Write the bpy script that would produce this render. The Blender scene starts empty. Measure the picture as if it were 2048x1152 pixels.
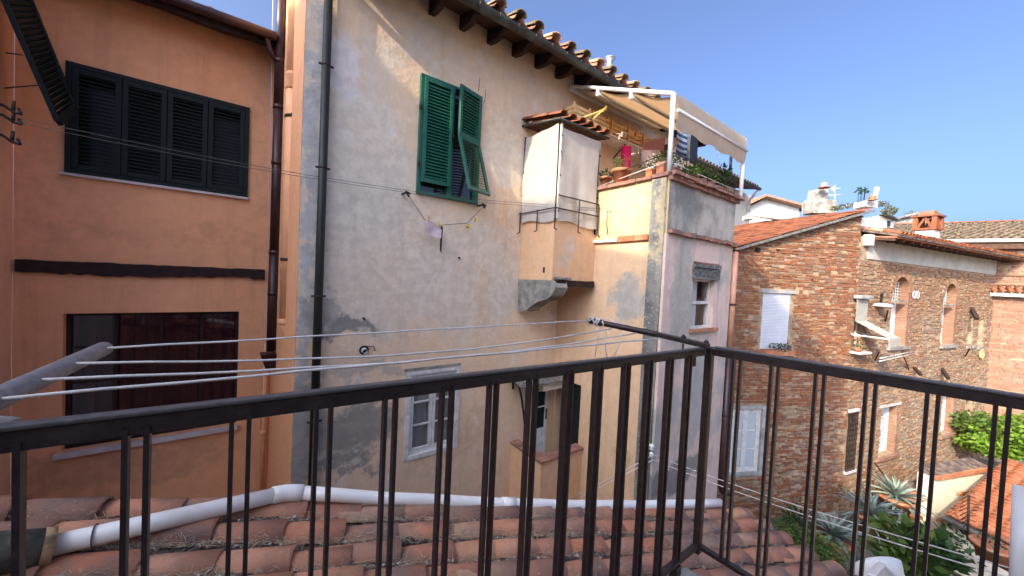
import bpy, math, random
from mathutils import Vector, Matrix
R_ = random.Random(7)
rad = math.radians
# ------------------------------------------------------------------ camera
sc = bpy.context.scene
COL = sc.collection
FPX, PSI, PIT, ROL = 722.5, rad(36.62), rad(1.63), rad(2.78)   # focal (px of a 2048 px wide frame), heading, pitch, roll
cF = Vector((math.sin(PSI)*math.cos(PIT), math.cos(PSI)*math.cos(PIT), -math.sin(PIT)))
_r0 = Vector((math.cos(PSI), -math.sin(PSI), 0)); _u0 = _r0.cross(cF)
cR = math.cos(ROL)*_r0 + math.sin(ROL)*_u0
cU = math.cos(ROL)*_u0 - math.sin(ROL)*_r0
camd = bpy.data.cameras.new('camera'); cam = bpy.data.objects.new('camera', camd); COL.objects.link(cam)
camd.sensor_width = 36; camd.lens = FPX/2048*36; camd.clip_start = .05; camd.clip_end = 600
cam.matrix_world = Matrix(((cR.x, cU.x, -cF.x, 0), (cR.y, cU.y, -cF.y, 0), (cR.z, cU.z, -cF.z, 0), (0, 0, 0, 1)))
sc.camera = cam
# ------------------------------------------------------------------ light
SUN = Vector((-.85, -.17, .51)).normalized()                   # towards the sun
world = bpy.data.worlds.new('World'); sc.world = world; world.use_nodes = True
nt = world.node_tree; nt.nodes.clear()
sky = nt.nodes.new('ShaderNodeTexSky'); sky.sky_type = 'NISHITA'; sky.sun_disc = False
sky.sun_elevation = math.asin(SUN.z); sky.sun_rotation = math.atan2(SUN.x, SUN.y)
sky.altitude = 0; sky.air_density = .46; sky.dust_density = 7; sky.ozone_density = 5.6
bg = nt.nodes.new('ShaderNodeBackground'); bg.inputs[1].default_value = .15
wo = nt.nodes.new('ShaderNodeOutputWorld'); nt.links.new(sky.outputs[0], bg.inputs[0]); nt.links.new(bg.outputs[0], wo.inputs[0])
sl = bpy.data.lights.new('sun', 'SUN'); sl.energy = 2.0; sl.angle = rad(.5); sl.color = (1, .84, .62)
so = bpy.data.objects.new('sun', sl); COL.objects.link(so); so.rotation_euler = SUN.to_track_quat('Z', 'Y').to_euler()
sc.view_settings.view_transform = 'Standard'; sc.view_settings.look = 'None'; sc.view_settings.gamma = 1
sc.view_settings.use_curve_mapping = False; sc.view_settings.exposure = 1.86
# ------------------------------------------------------------------ measuring rays (pixel of the photograph -> point on a real plane)
def ray(x, y): return cF*FPX + cR*(x-1024) + cU*(576-y)
def PY(x, y, Y): v = ray(x, y); return v*(Y/v.y)
def PX(x, y, X): v = ray(x, y); return v*(X/v.x)
def PZ(x, y, Z): v = ray(x, y); return v*(Z/v.z)
def PP(x, y, p, n): v = ray(x, y); return v*(p.dot(n)/v.dot(n))
def PD(x, y, d): return ray(x, y)*(d/FPX)                        # at a depth in metres
# ------------------------------------------------------------------ objects
WM = {}
def reg(o, parent, M):
    COL.objects.link(o)
    if parent is not None:
        o.parent = parent; o.matrix_parent_inverse = WM[parent].inverted()
    o.matrix_basis = M; WM[o] = M
    return o
def T(name, label, cat, loc=(0, 0, 0), group=None):
    o = bpy.data.objects.new(name, None); o.empty_display_size = .1
    reg(o, None, Matrix.Translation(Vector(loc)))
    o['label'] = label; o['category'] = cat
    if group: o['group'] = group
    return o
def tag(o, label, cat, group=None):
    o['label'] = label; o['category'] = cat
    if group: o['group'] = group
    return o
def put(name, me, parent, M=Matrix(), label=None):
    o = bpy.data.objects.new(name, me)
    if label: o['label'] = label
    return reg(o, parent, M)
class Fr:                                                        # a wall's frame: t along, n out of the wall, z up
    def __init__(s, o, head):
        h = rad(head); s.o = Vector(o); s.d = Vector((math.sin(h), math.cos(h), 0)); s.n = Vector((-s.d.y, s.d.x, 0))*-1
    def p(s, t, n, z): return s.o + s.d*t + s.n*n + Vector((0, 0, z))
    def px(s, x, y):
        q = PP(x, y, s.o, s.n); return ((q-s.o).dot(s.d), q.z)
    def M(s, t, n, z): q = s.p(t, n, z); return Matrix(((s.d.x, s.n.x, 0, q.x), (s.d.y, s.n.y, 0, q.y), (0, 0, 1, q.z), (0, 0, 0, 1)))
ID = Fr((0, 0, 0), 90)
class MB:
    def __init__(s): s.v = []; s.f = []; s.sm = []
    def quad(s, *p, sm=False):
        b = len(s.v); s.v += [tuple(q) for q in p]; s.f.append(tuple(range(b, b+len(p)))); s.sm.append(sm); return s
    def hexa(s, c, sm=False):                                    # 8 corners: bottom 4 (ccw), top 4
        b = len(s.v); s.v += [tuple(q) for q in c]
        for f in ((3, 2, 1, 0), (4, 5, 6, 7), (0, 1, 5, 4), (1, 2, 6, 5), (2, 3, 7, 6), (3, 0, 4, 7)):
            s.f.append(tuple(b+i for i in f)); s.sm.append(sm)
        return s
    def fbox(s, fr, t0, t1, n0, n1, z0, z1, j=0):
        c = [fr.p(t, n, z) for z in (z0, z1) for t, n in ((t0, n0), (t1, n0), (t1, n1), (t0, n1))]
        if j: c = [q+Vector((R_.uniform(-j, j), R_.uniform(-j, j), R_.uniform(-j, j))) for q in c]
        return s.hexa(c)
    def box(s, x0, x1, y0, y1, z0, z1, j=0): return s.fbox(ID, x0, x1, -y1, -y0, z0, z1, j)
    def bar(s, a, b, w, h, up=Vector((0, 0, 1))):                # square bar from a to b
        a = Vector(a); b = Vector(b); d = (b-a).normalized(); x = d.cross(up)
        if x.length < 1e-3: x = d.cross(Vector((1, 0, 0)))
        x.normalize(); y = x.cross(d); x *= w/2; y *= h/2
        return s.hexa([a-x-y, a+x-y, a+x+y, a-x+y, b-x-y, b+x-y, b+x+y, b-x+y])
    def tube(s, pts, r, n=10, cap=True):
        pts = [Vector(p) for p in pts]; b = len(s.v); k = len(pts)
        rs = r if isinstance(r, (list, tuple)) else [r]*k
        ref = None
        for i, p in enumerate(pts):
            d = (pts[min(i+1, k-1)]-pts[max(i-1, 0)]).normalized()
            if ref is None: ref = d.cross(Vector((0, 0, 1)) if abs(d.z) < .9 else Vector((1, 0, 0))).normalized()
            x = (ref-d*ref.dot(d)).normalized(); ref = x; y = d.cross(x)
            for a in range(n):
                an = 2*math.pi*a/n; s.v.append(tuple(p+(x*math.cos(an)+y*math.sin(an))*rs[i]))
        for i in range(k-1):
            for a in range(n):
                s.f.append((b+i*n+a, b+i*n+(a+1) % n, b+(i+1)*n+(a+1) % n, b+(i+1)*n+a)); s.sm.append(True)
        if cap:
            s.f.append(tuple(b+a for a in reversed(range(n)))); s.sm.append(False)
            s.f.append(tuple(b+(k-1)*n+a for a in range(n))); s.sm.append(False)
        return s
    def lathe(s, c, prof, n=16):                                 # prof: (r, z) from the bottom up
        c = Vector(c); b = len(s.v); k = len(prof)
        for r, z in prof:
            for a in range(n): s.v.append((c.x+r*math.cos(2*math.pi*a/n), c.y+r*math.sin(2*math.pi*a/n), c.z+z))
        for i in range(k-1):
            for a in range(n):
                s.f.append((b+i*n+a, b+i*n+(a+1) % n, b+(i+1)*n+(a+1) % n, b+(i+1)*n+a)); s.sm.append(True)
        s.f.append(tuple(b+a for a in reversed(range(n)))); s.sm.append(False)
        s.f.append(tuple(b+(k-1)*n+a for a in range(n))); s.sm.append(False)
        return s
    def prism(s, poly, off):                                     # planar polygon pushed along off
        off = Vector(off); k = len(poly); b = len(s.v)
        s.v += [tuple(Vector(p)) for p in poly]+[tuple(Vector(p)+off) for p in poly]
        s.f.append(tuple(range(b, b+k))); s.sm.append(False); s.f.append(tuple(reversed(range(b+k, b+2*k)))); s.sm.append(False)
        for i in range(k):
            j = (i+1) % k; s.f.append((b+i, b+j, b+k+j, b+k+i)); s.sm.append(False)
        return s
    def mesh(s, name, m):
        me = bpy.data.meshes.new(name); me.from_pydata(s.v, [], s.f); me.materials.append(m)
        if any(s.sm): me.polygons.foreach_set('use_smooth', s.sm)
        me.update(); return me
    def build(s, name, m, parent=None, label=None, kind=None, bevel=0):
        o = put(name, s.mesh(name, m), parent, label=label)
        if kind: o['kind'] = kind
        if bevel:
            b = o.modifiers.new('bevel', 'BEVEL'); b.width = bevel; b.segments = 2; b.limit_method = 'ANGLE'
        return o
def wallgrid(fr, t0, t1, z0, top, holes=(), thick=.3, rev=.16, step=None, wob=0):
    """wall with real openings; top is a height or a function of t"""
    tp = top if callable(top) else (lambda t: top)
    ts = {t0, t1}; zs = {z0}
    for a, b, c, d in holes: ts |= {a, b}; zs |= {c, d}
    if callable(top):
        ts |= {t0+(t1-t0)*i/12 for i in range(13)}
    ts = sorted(ts); zs = sorted(zs); m = MB()
    for i in range(len(ts)-1):
        a, b = ts[i], ts[i+1]; lim = min(tp(a), tp(b)); zz = [z for z in zs if z < lim-1e-4]
        for j in range(len(zz)):
            c = zz[j]; last = j == len(zz)-1
            ca = cb = None
            if last: ca, cb = tp(a), tp(b)
            else: ca = cb = zz[j+1]
            mt, mz = (a+b)/2, (c+(ca+cb)/2)/2
            if any(h[0] < mt < h[1] and h[2] < mz < h[3] for h in holes): continue
            m.quad(fr.p(a, 0, c), fr.p(b, 0, c), fr.p(b, 0, cb), fr.p(a, 0, ca))
    for a, b, c, d in holes:
        m.quad(fr.p(a, 0, c), fr.p(a, 0, d), fr.p(a, -rev, d), fr.p(a, -rev, c))
        m.quad(fr.p(b, 0, c), fr.p(b, -rev, c), fr.p(b, -rev, d), fr.p(b, 0, d))
        m.quad(fr.p(a, 0, d), fr.p(b, 0, d), fr.p(b, -rev, d), fr.p(a, -rev, d))
        m.quad(fr.p(a, 0, c), fr.p(a, -rev, c), fr.p(b, -rev, c), fr.p(b, 0, c))
    m.quad(fr.p(t0, 0, z0), fr.p(t0, 0, tp(t0)), fr.p(t0, -thick, tp(t0)), fr.p(t0, -thick, z0))
    m.quad(fr.p(t1, 0, z0), fr.p(t1, -thick, z0), fr.p(t1, -thick, tp(t1)), fr.p(t1, 0, tp(t1)))
    m.quad(fr.p(t0, 0, tp(t0)), fr.p(t1, 0, tp(t1)), fr.p(t1, -thick, tp(t1)), fr.p(t0, -thick, tp(t0)))
    return m
# ------------------------------------------------------------------ materials
class N:
    def __init__(s, name):
        s.m = bpy.data.materials.new(name); s.m.use_nodes = True; s.t = s.m.node_tree; s.t.nodes.clear()
        s.out = s.n('ShaderNodeOutputMaterial'); s.pos = s.n('ShaderNodeNewGeometry')
    def n(s, ty, **k):
        q = s.t.nodes.new(ty)
        for a, b in k.items(): setattr(q, a, b)
        return q
    def l(s, a, b): s.t.links.new(a, b)
    def inp(s, sock, v):
        if isinstance(v, bpy.types.NodeSocket): s.l(v, sock)
        elif isinstance(v, (tuple, list)) and len(v) == 3 and sock.type == 'RGBA': sock.default_value = (*v, 1)
        else: sock.default_value = v
    def noise(s, scale, detail=4, rough=.55, vec=None, dist=0):
        q = s.n('ShaderNodeTexNoise'); q.inputs['Scale'].default_value = scale; q.inputs['Detail'].default_value = detail
        q.inputs['Roughness'].default_value = rough; q.inputs['Distortion'].default_value = dist
        s.l(vec or s.pos.outputs['Position'], q.inputs['Vector']); return q.outputs['Fac']
    def math(s, op, a, b=0, c=0, clamp=False):
        q = s.n('ShaderNodeMath', operation=op, use_clamp=clamp); s.inp(q.inputs[0], a); s.inp(q.inputs[1], b)
        s.inp(q.inputs[2], c); return q.outputs[0]
    def rng(s, v, a, b, c=0, d=1):
        q = s.n('ShaderNodeMapRange', interpolation_type='SMOOTHSTEP'); s.inp(q.inputs[0], v)
        for i, x in enumerate((a, b, c, d)): q.inputs[1+i].default_value = x
        return q.outputs[0]
    def mix(s, f, a, b, mode='MIX'):
        q = s.n('ShaderNodeMix', data_type='RGBA', blend_type=mode); s.inp(q.inputs[0], f); s.inp(q.inputs[6], a); s.inp(q.inputs[7], b)
        return q.outputs[2]
    def ramp(s, f, cols, const=False):
        q = s.n('ShaderNodeValToRGB'); r = q.color_ramp
        if const: r.interpolation = 'CONSTANT'
        k = len(cols)
        while len(r.elements) < k: r.elements.new(.5)
        for i, c in enumerate(cols):
            r.elements[i].position = i/k if const else i/(k-1); r.elements[i].color = (*c, 1)
        s.inp(q.inputs[0], f); return q.outputs[0]
    def stretch(s, v):
        q = s.n('ShaderNodeVectorMath', operation='MULTIPLY'); s.l(s.pos.outputs['Position'], q.inputs[0]); q.inputs[1].default_value = v
        return q.outputs[0]
    def vadd(s, a, b, sc=1):
        q = s.n('ShaderNodeVectorMath', operation='MULTIPLY_ADD'); s.l(b, q.inputs[0]); q.inputs[1].default_value = (sc,)*3; s.l(a, q.inputs[2]); return q.outputs[0]
    def bump(s, h, strength=.3, dist=.01):
        q = s.n('ShaderNodeBump'); q.inputs['Strength'].default_value = strength; q.inputs['Distance'].default_value = dist; s.l(h, q.inputs['Height']); return q.outputs[0]
    def rnd(s):
        o = s.n('ShaderNodeObjectInfo'); return s.math('FRACT', s.math('ADD', o.outputs['Random'], s.pos.outputs['Random Per Island']))
    def fin(s, col, rough=.8, metal=0, normal=None, spec=.5, trans=None):
        b = s.n('ShaderNodeBsdfPrincipled'); s.inp(b.inputs['Base Color'], col); s.inp(b.inputs['Roughness'], rough)
        b.inputs['Metallic'].default_value = metal; b.inputs['Specular IOR Level'].default_value = spec
        if normal: s.l(normal, b.inputs['Normal'])
        o = b.outputs[0]
        if trans:
            t = s.n('ShaderNodeBsdfTranslucent'); s.inp(t.inputs[0], trans[1]); x = s.n('ShaderNodeMixShader'); x.inputs[0].default_value = trans[0]
            s.l(o, x.inputs[1]); s.l(t.outputs[0], x.inputs[2]); o = x.outputs[0]
        s.l(o, s.out.inputs[0]); return s.m
def simple(name, col, rough=.7, metal=0, var=.25, scale=6, bump=.15, spec=.4, dirt=None):
    g = N(name); a = g.noise(scale, 5); lo = tuple(c*(1-var) for c in col); hi = tuple(min(1, c*(1+var)) for c in col)
    c = g.mix(g.rng(a, .3, .7), lo, hi)
    if dirt: c = g.mix(g.rng(g.noise(scale*.6, 6, .65), .5, .68, 0, .8), c, dirt)
    return g.fin(c, rough, metal, g.bump(g.noise(scale*8, 4), bump, .004) if bump else None, spec)
def plaster(name, base, second, patches=(), cover=(.52, .62), speck=.0, streak=.3, relief=.5, third=None):
    """lime plaster: two washes mixed by large noise, stains given by centre and radii with ragged rims"""
    g = N(name); pos = g.pos.outputs['Position']
    wn = g.n('ShaderNodeTexNoise'); wn.inputs['Scale'].default_value = 2.6; wn.inputs['Detail'].default_value = 6; wn.inputs['Roughness'].default_value = .68
    g.l(pos, wn.inputs['Vector']); w = wn.outputs['Color']
    big = g.noise(.9, 7, .62); fine = g.noise(7, 6, .65)
    c = g.mix(g.rng(fine, .25, .75), tuple(x*.92 for x in base), tuple(min(1, x*1.06) for x in base))
    sec = g.mix(g.rng(fine, .3, .7), tuple(x*.9 for x in second), tuple(min(1, x*1.08) for x in second))
    c = g.mix(g.rng(g.math('ADD', g.math('MULTIPLY', big, .8), g.math('MULTIPLY', fine, .2)), *cover), c, sec)
    for ctr, rr, col, st in patches:
        d = g.n('ShaderNodeVectorMath', operation='SUBTRACT'); g.l(g.vadd(pos, w, 1.0), d.inputs[0]); d.inputs[1].default_value = tuple(x+.5 for x in ctr)
        e = g.n('ShaderNodeVectorMath', operation='DIVIDE'); g.l(d.outputs[0], e.inputs[0]); e.inputs[1].default_value = rr
        k = g.n('ShaderNodeVectorMath', operation='LENGTH'); g.l(e.outputs[0], k.inputs[0])
        m = g.rng(g.math('ADD', k.outputs['Value'], g.math('MULTIPLY', g.noise(9, 5, .7), .5)), 1.5, .95, 0, st)
        c = g.mix(m, c, g.mix(g.rng(fine, .35, .65), tuple(x*.88 for x in col), tuple(min(1, x*1.1) for x in col)))
    if streak:
        v = g.noise(2.0, 5, .6, g.stretch((3.2, 3.2, .28))); c = g.mix(g.rng(v, .5, .75, 0, streak), c, tuple(x*.55 for x in second))
    if third: c = g.mix(g.rng(g.noise(2.2, 7, .7), .56, .66, 0, .7), c, third)
    if speck: c = g.mix(g.rng(g.noise(26, 5, .7), .56, .68, 0, speck), c, (.6, .58, .54))
    h = g.math('ADD', g.math('MULTIPLY', g.noise(3.5, 5), 1.2), g.math('MULTIPLY', g.noise(24, 6, .6), .35))
    return g.fin(c, .92, 0, g.bump(h, relief, .035), .2)
def pieces(name, cols, rough=.85, grain=14, bump=.5, dirt=(.12, .11, .1), dirtamt=.5, const=False, thr=(.5, .66), speck=0):
    g = N(name); c = g.ramp(g.rnd(), cols, const)
    c = g.mix(g.rng(g.noise(grain, 5, .65), .3, .7, 0, .5), c, g.mix(.5, c, (0, 0, 0)))
    c = g.mix(g.rng(g.noise(grain*.35, 6, .7), thr[0], thr[1], 0, dirtamt), c, dirt)
    if speck:
        c = g.mix(g.rng(g.noise(34, 5, .75), .60, .67, 0, speck), c, (.5, .46, .38)); c = g.mix(g.rng(g.noise(52, 4, .7), .62, .68, 0, speck), c, (.06, .05, .045))
    return g.fin(c, rough, 0, g.bump(g.noise(grain*4, 5), bump, .008), .25)
def leafm(name, a, b, tr=.35):
    g = N(name); c = g.ramp(g.rnd(), (a, b, tuple(x*.6 for x in a))); return g.fin(c, .5, 0, None, .35, (tr, c))
def cloth(name, col, col2=None, axis=None, scale=40, tr=.3, tcol=None):
    g = N(name)
    c = g.mix(g.rng(g.noise(5, 4), .3, .7), tuple(x*.85 for x in col), col)
    if col2:
        w = g.n('ShaderNodeTexWave', wave_type='BANDS', bands_direction=axis); w.inputs['Scale'].default_value = scale; g.l(g.pos.outputs['Position'], w.inputs['Vector'])
        c = g.mix(g.rng(w.outputs['Fac'], .45, .55), c, col2)
    return g.fin(c, .9, 0, g.bump(g.noise(3, 3), .3, .02), .1, (tr, tcol or c))
M_ = {}
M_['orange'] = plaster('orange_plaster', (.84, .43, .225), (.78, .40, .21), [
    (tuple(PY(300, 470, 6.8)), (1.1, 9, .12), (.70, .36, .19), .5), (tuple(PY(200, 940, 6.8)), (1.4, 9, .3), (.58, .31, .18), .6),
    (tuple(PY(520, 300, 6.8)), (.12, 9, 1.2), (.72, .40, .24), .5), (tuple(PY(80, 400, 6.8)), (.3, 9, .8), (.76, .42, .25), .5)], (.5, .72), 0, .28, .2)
M_['pinkwall'] = plaster('pale_pink_plaster', (.75, .48, .33), (.66, .44, .32), (), (.5, .7), 0, .15, .15)
TAN = (.54, .36, .205); GRY = (.40, .385, .375); DK = (.17, .168, .165); YL = (.56, .38, .17)
def pc(x, y, Y=5.): return tuple(PY(x, y, Y))
M_['facade'] = plaster('facade_plaster', (.78, .56, .375), (.66, .55, .43), [
    (pc(720, 330), (.75, 9, 1.0), (.66, .585, .485), .75), (pc(760, 520), (1.1, 9, 1.1), (.65, .575, .475), .7),
    (pc(940, 560), (.95, 9, 1.0), (.65, .57, .47), .7), (pc(1010, 310), (.45, 9, .6), (.64, .57, .47), .65),
    (pc(690, 140), (.2, 9, .45), (.70, .65, .62), .7), (pc(622, 400), (.1, 9, 3.), (.46, .45, .43), .8),
    (pc(690, 655), (.40, 9, .15), (.24, .225, .205), .9), (pc(715, 850), (.55, 9, .36), (.25, .235, .21), .85), (pc(690, 930), (.4, 9, .14), (.25, .235, .21), .8), (pc(605, 880), (.2, 9, .9), (.31, .29, .265), .8), (pc(640, 620), (.25, 9, .2), (.33, .31, .28), .7),
    (pc(740, 745), (.6, 9, .10), (.38, .35, .31), .6), (pc(900, 880), (.8, 9, .5), (.68, .47, .30), .6), (pc(965, 600), (.15, 9, .6), (.68, .48, .33), .6),
    (pc(1010, 420), (.1, 9, .4), (.74, .47, .25), .7), (pc(1000, 240), (.5, 9, .3), (.72, .52, .35), .5)],
    (.48, .66), 0, .3, .5, (.76, .68, .57))
M_['box'] = plaster('apricot_plaster', (.72, .45, .26), (.66, .45, .29), [((4.15, 4.15, .5), (.15, 9, .3), (.56, .50, .42), .6)], (.52, .7), 0, .2, .25)
M_['yellow'] = plaster('yellow_plaster', (.56, .41, .235), (.48, .36, .22), [(tuple(PX(1255, 600, 4.81)), (9, .34, .36), (.36, .36, .33), .9),
    (tuple(PX(1240, 420, 4.81)), (9, .4, .35), (.62, .52, .3), .6), (tuple(PX(1245, 870, 4.81)), (9, .1, .2), (.2, .17, .12), .7)], (.55, .72), 0, .2, .3)
M_['peach'] = plaster('peach_wall_plaster', (.72, .49, .30), (.66, .46, .30), [(tuple(PX(1255, 600, 4.81)), (9, .34, .36), (.38, .37, .33), .9), (tuple(PX(1245, 900, 4.81)), (9, .12, .3), (.52, .40, .2), .7)], (.52, .7), 0, .3, .35)
M_['buttress'] = plaster('stained_buttress_plaster', (.30, .285, .25), (.14, .137, .125), [(tuple(PX(1325, 400, 4.77)), (9, .12, 1.1), (.58, .47, .27), .9)], (.42, .6), .7, .5, .9)
M_['greyup'] = plaster('grey_parapet_plaster', (.52, .455, .38), (.235, .225, .205), (), (.40, .54), .25, .55, .6)
M_['pink'] = plaster('faded_pink_plaster', (.70, .53, .44), (.43, .40, .35), [(tuple(PY(1365, 600, 2.85)), (.3, 9, 1.0), (.42, .39, .335), .85),
    (tuple(PY(1340, 960, 2.85)), (1.2, 9, .25), (.2, .19, .18), .8), (tuple(PY(1390, 800, 2.85)), (.3, 9, .7), (.36, .36, .35), .7)], (.5, .62), .15, .35, .6)
M_['cream'] = plaster('cream_plaster', (.74, .67, .55), (.66, .6, .5), (), (.5, .7), 0, .2, .2)
M_['white'] = simple('white_plaster', (.62, .61, .57), .9, 0, .06, 3, .05)
M_['frieze'] = simple('pale_grey_frieze', (.47, .46, .40), .9, 0, .12, 3, .1)
M_['stackm'] = simple('grey_chimney_render', (.30, .28, .245), .95, 0, .3, 5, .6, .2, (.15, .14, .125))
M_['socket'] = simple('mossy_dark_clay', (.085, .08, .062), .95, 0, .5, 12, 1., .2, (.04, .04, .032))
M_['rim'] = simple('tan_clay_rim', (.33, .22, .12), .85, 0, .3, 20, .4, .3, (.12, .08, .05))
M_['lime'] = simple('lime_mortar', (.32, .23, .15), .95, 0, .35, 5, .9, .1, (.2, .16, .13))
M_['lime_pale'] = simple('pale_lime_mortar', (.32, .235, .155), .95, 0, .3, 5, .9, .1)
M_['brick'] = pieces('old_red_brick', ((.23, .095, .048), (.28, .115, .055), (.25, .10, .05), (.30, .14, .07), (.22, .105, .06), (.31, .175, .10), (.27, .105, .052)), .9, 9, .9, (.13, .11, .095), .55, True)
M_['brick2'] = pieces('pale_red_brick', ((.30, .16, .09), (.33, .185, .105), (.31, .165, .095), (.35, .215, .125), (.27, .15, .09), (.36, .25, .155), (.32, .175, .10)), .9, 9, .9, (.24, .19, .15), .45, True)
M_['brick3'] = pieces('pink_brick', ((.27, .14, .09), (.29, .155, .10), (.25, .135, .09), (.31, .185, .12)), .9, 9, .7, (.4, .3, .24), .3)
M_['rubble'] = pieces('rubble_stone', ((.32, .235, .155), (.28, .205, .14), (.36, .27, .185), (.26, .195, .14), (.31, .185, .115)), .95, 7, 1., (.14, .13, .115), .5, True)
M_['tile'] = pieces('weathered_roof_tile', ((.60, .23, .12), (.44, .21, .135), (.66, .28, .15), (.36, .2, .14), (.54, .26, .16), (.70, .35, .19), (.48, .29, .19)), .88, 5, .5, (.19, .15, .12), .75, False, (.45, .62), .55)
M_['tile_lit'] = pieces('orange_roof_tile', ((.30, .10, .045), (.26, .085, .04), (.34, .13, .06), (.22, .075, .04), (.32, .11, .05)), .85, 6, .4, (.2, .12, .08), .35)
M_['tile_moss'] = pieces('mossy_roof_tile', ((.15, .11, .07), (.19, .135, .085), (.12, .095, .065), (.22, .15, .095)), .95, 8, .8, (.2, .17, .11), .5)
M_['terra'] = simple('terracotta', (.40, .15, .07), .8, 0, .2, 8, .2, .3, (.42, .27, .18))
M_['coping'] = simple('terracotta_coping', (.32, .16, .115), .9, 0, .3, 8, .6, .2, (.14, .12, .11))
M_['green'] = simple('green_shutter_paint', (.012, .095, .058), .4, 0, .15, 20, .05, .5)
M_['dgreen'] = simple('dark_green_paint', (.006, .012, .011), .6, 0, .2, 15, .05, .25)
M_['rail'] = simple('dark_brown_enamel', (.024, .013, .012), .4, 0, .3, 40, .35, .45, (.045, .030, .024))
M_['railtop'] = simple('sky_lit_enamel', (.075, .066, .066), .4, 0, .25, 70, .3, .6)  # rail enamel lightened: the sky's reflection on the top is put into the colour
M_['arm'] = simple('grey_painted_steel', (.21, .205, .21), .45, .1, .2, 60, .4, .5)
M_['brownpipe'] = simple('brown_pipe_paint', (.036, .014, .014), .42, 0, .25, 4, .08, .5)
M_['gutter'] = simple('old_copper_gutter', (.055, .052, .045), .45, .3, .35, 5, .2, .5, (.13, .2, .17))
M_['greenpipe'] = simple('dark_green_pipe', (.016, .017, .015), .55, 0, .25, 4, .1, .4)
M_['copper'] = simple('peach_pipe_paint', (.55, .28, .18), .5, 0, .12, 4, .08, .5)
M_['pvc'] = simple('white_plastic_pipe', (.84, .81, .75), .35, 0, .06, 3, .03, .5, (.62, .57, .48))
M_['wood_dark'] = simple('dark_old_wood', (.03, .014, .012), .75, 0, .4, 9, .7, .3)
M_['wood_brown'] = simple('brown_rafter_wood', (.075, .038, .024), .8, 0, .35, 9, .5, .3)
M_['wood_grey'] = simple('weathered_grey_wood', (.16, .15, .14), .9, 0, .45, 16, 1., .2)
M_['crate'] = simple('pine_crate_wood', (.60, .38, .17), .75, 0, .2, 10, .3, .3)
M_['wpaint'] = simple('white_window_paint', (.64, .62, .58), .5, 0, .1, 10, .15, .4, (.42, .4, .38))
M_['wmetal'] = simple('white_enamel', (.78, .77, .74), .35, 0, .06, 5, .02, .5)
M_['marble'] = simple('pale_sill_stone', (.55, .5, .48), .6, 0, .12, 6, .1, .4)
M_['stone'] = simple('grey_stone', (.27, .255, .225), .95, 0, .35, 6, 1., .2, (.1, .1, .095))
M_['slab'] = simple('blue_grey_slab', (.30, .30, .285), .85, 0, .3, 4, .6, .3, (.36, .37, .37))
M_['iron'] = simple('rusty_iron', (.045, .03, .025), .7, .4, .3, 20, .3, .4)
M_['steel'] = simple('galvanised_steel', (.62, .62, .62), .28, .9, .1, 5, .05, .5)
M_['cord'] = simple('white_cord', (.62, .58, .55), .8, 0, .1, 30, 0, .2)
M_['wire'] = simple('thin_dark_wire', (.12, .10, .09), .7, 0, .1, 30, 0, .2)
M_['black'] = simple('black_plastic', (.012, .012, .012), .5, 0, .2, 20, 0, .4)
g = N('clear_glass'); bb = g.n('ShaderNodeBsdfGlossy'); bb.inputs['Roughness'].default_value = .03; tt_ = g.n('ShaderNodeBsdfTransparent'); ff = g.n('ShaderNodeMixShader'); ff.inputs[0].default_value = .05; g.l(tt_.outputs[0], ff.inputs[1]); g.l(bb.outputs[0], ff.inputs[2]); g.l(ff.outputs[0], g.out.inputs[0]); M_['clear'] = g.m
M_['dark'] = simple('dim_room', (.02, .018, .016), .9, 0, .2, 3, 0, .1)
M_['curtain'] = cloth('maroon_curtain', (.055, .014, .019), (.036, .010, .014), 'X', 2.2, .1)
M_['lace'] = cloth('white_lace_curtain', (.6, .58, .58), (.5, .48, .48), 'X', 6, .2)
M_['net'] = cloth('grey_net_curtain', (.26, .26, .25), None, None, 1, .2)
M_['sheet'] = cloth('white_canvas', (.68, .65, .60), None, None, 1, .35, (.75, .66, .55))
M_['awning'] = cloth('cream_awning_canvas', (.56, .50, .40), None, None, 1, .34, (.72, .43, .2))
M_['awngrey'] = cloth('beige_awning_canvas', (.46, .44, .38), None, None, 1, .2)
M_['magenta'] = cloth('magenta_towel', (.42, .012, .10), None, None, 1, .15)
M_['stripe'] = cloth('striped_towel', (.42, .12, .16), (.45, .33, .36), 'X', 9, .2)
M_['floral'] = cloth('pale_floral_cloth', (.7, .58, .6), None, None, 1, .3)
M_['blue'] = cloth('blue_striped_cloth', (.42, .5, .6), (.05, .09, .17), 'Z', 2.6, .2)
M_['grey_cloth'] = cloth('grey_cloth', (.5, .5, .52), None, None, 1, .2)
M_['yellow_p'] = simple('yellow_plastic', (.6, .42, .04), .4, 0, .1, 5, 0)
M_['red_p'] = simple('red_plastic', (.6, .02, .02), .4, 0, .1, 5, 0)
M_['bamboo'] = simple('yellow_bamboo', (.5, .38, .12), .6, 0, .15, 9, .1)
M_['blind'] = simple('white_blind_slat', (.55, .57, .62), .5, 0, .05, 4, 0, .4)
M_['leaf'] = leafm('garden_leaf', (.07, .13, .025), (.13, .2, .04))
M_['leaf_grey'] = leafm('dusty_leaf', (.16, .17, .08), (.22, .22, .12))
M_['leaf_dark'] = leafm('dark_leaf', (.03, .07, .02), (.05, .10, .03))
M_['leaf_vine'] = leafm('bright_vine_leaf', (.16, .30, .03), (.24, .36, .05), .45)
M_['agave'] = leafm('agave_leaf', (.20, .27, .24), (.27, .33, .27), .1)
M_['straw'] = leafm('dry_straw', (.42, .33, .21), (.58, .48, .33), .1)
M_['flower'] = simple('white_petals', (.75, .7, .68), .6, 0, .1, 9, 0)
M_['flower_red'] = simple('red_petals', (.5, .02, .05), .6, 0, .1, 9, 0)
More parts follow.
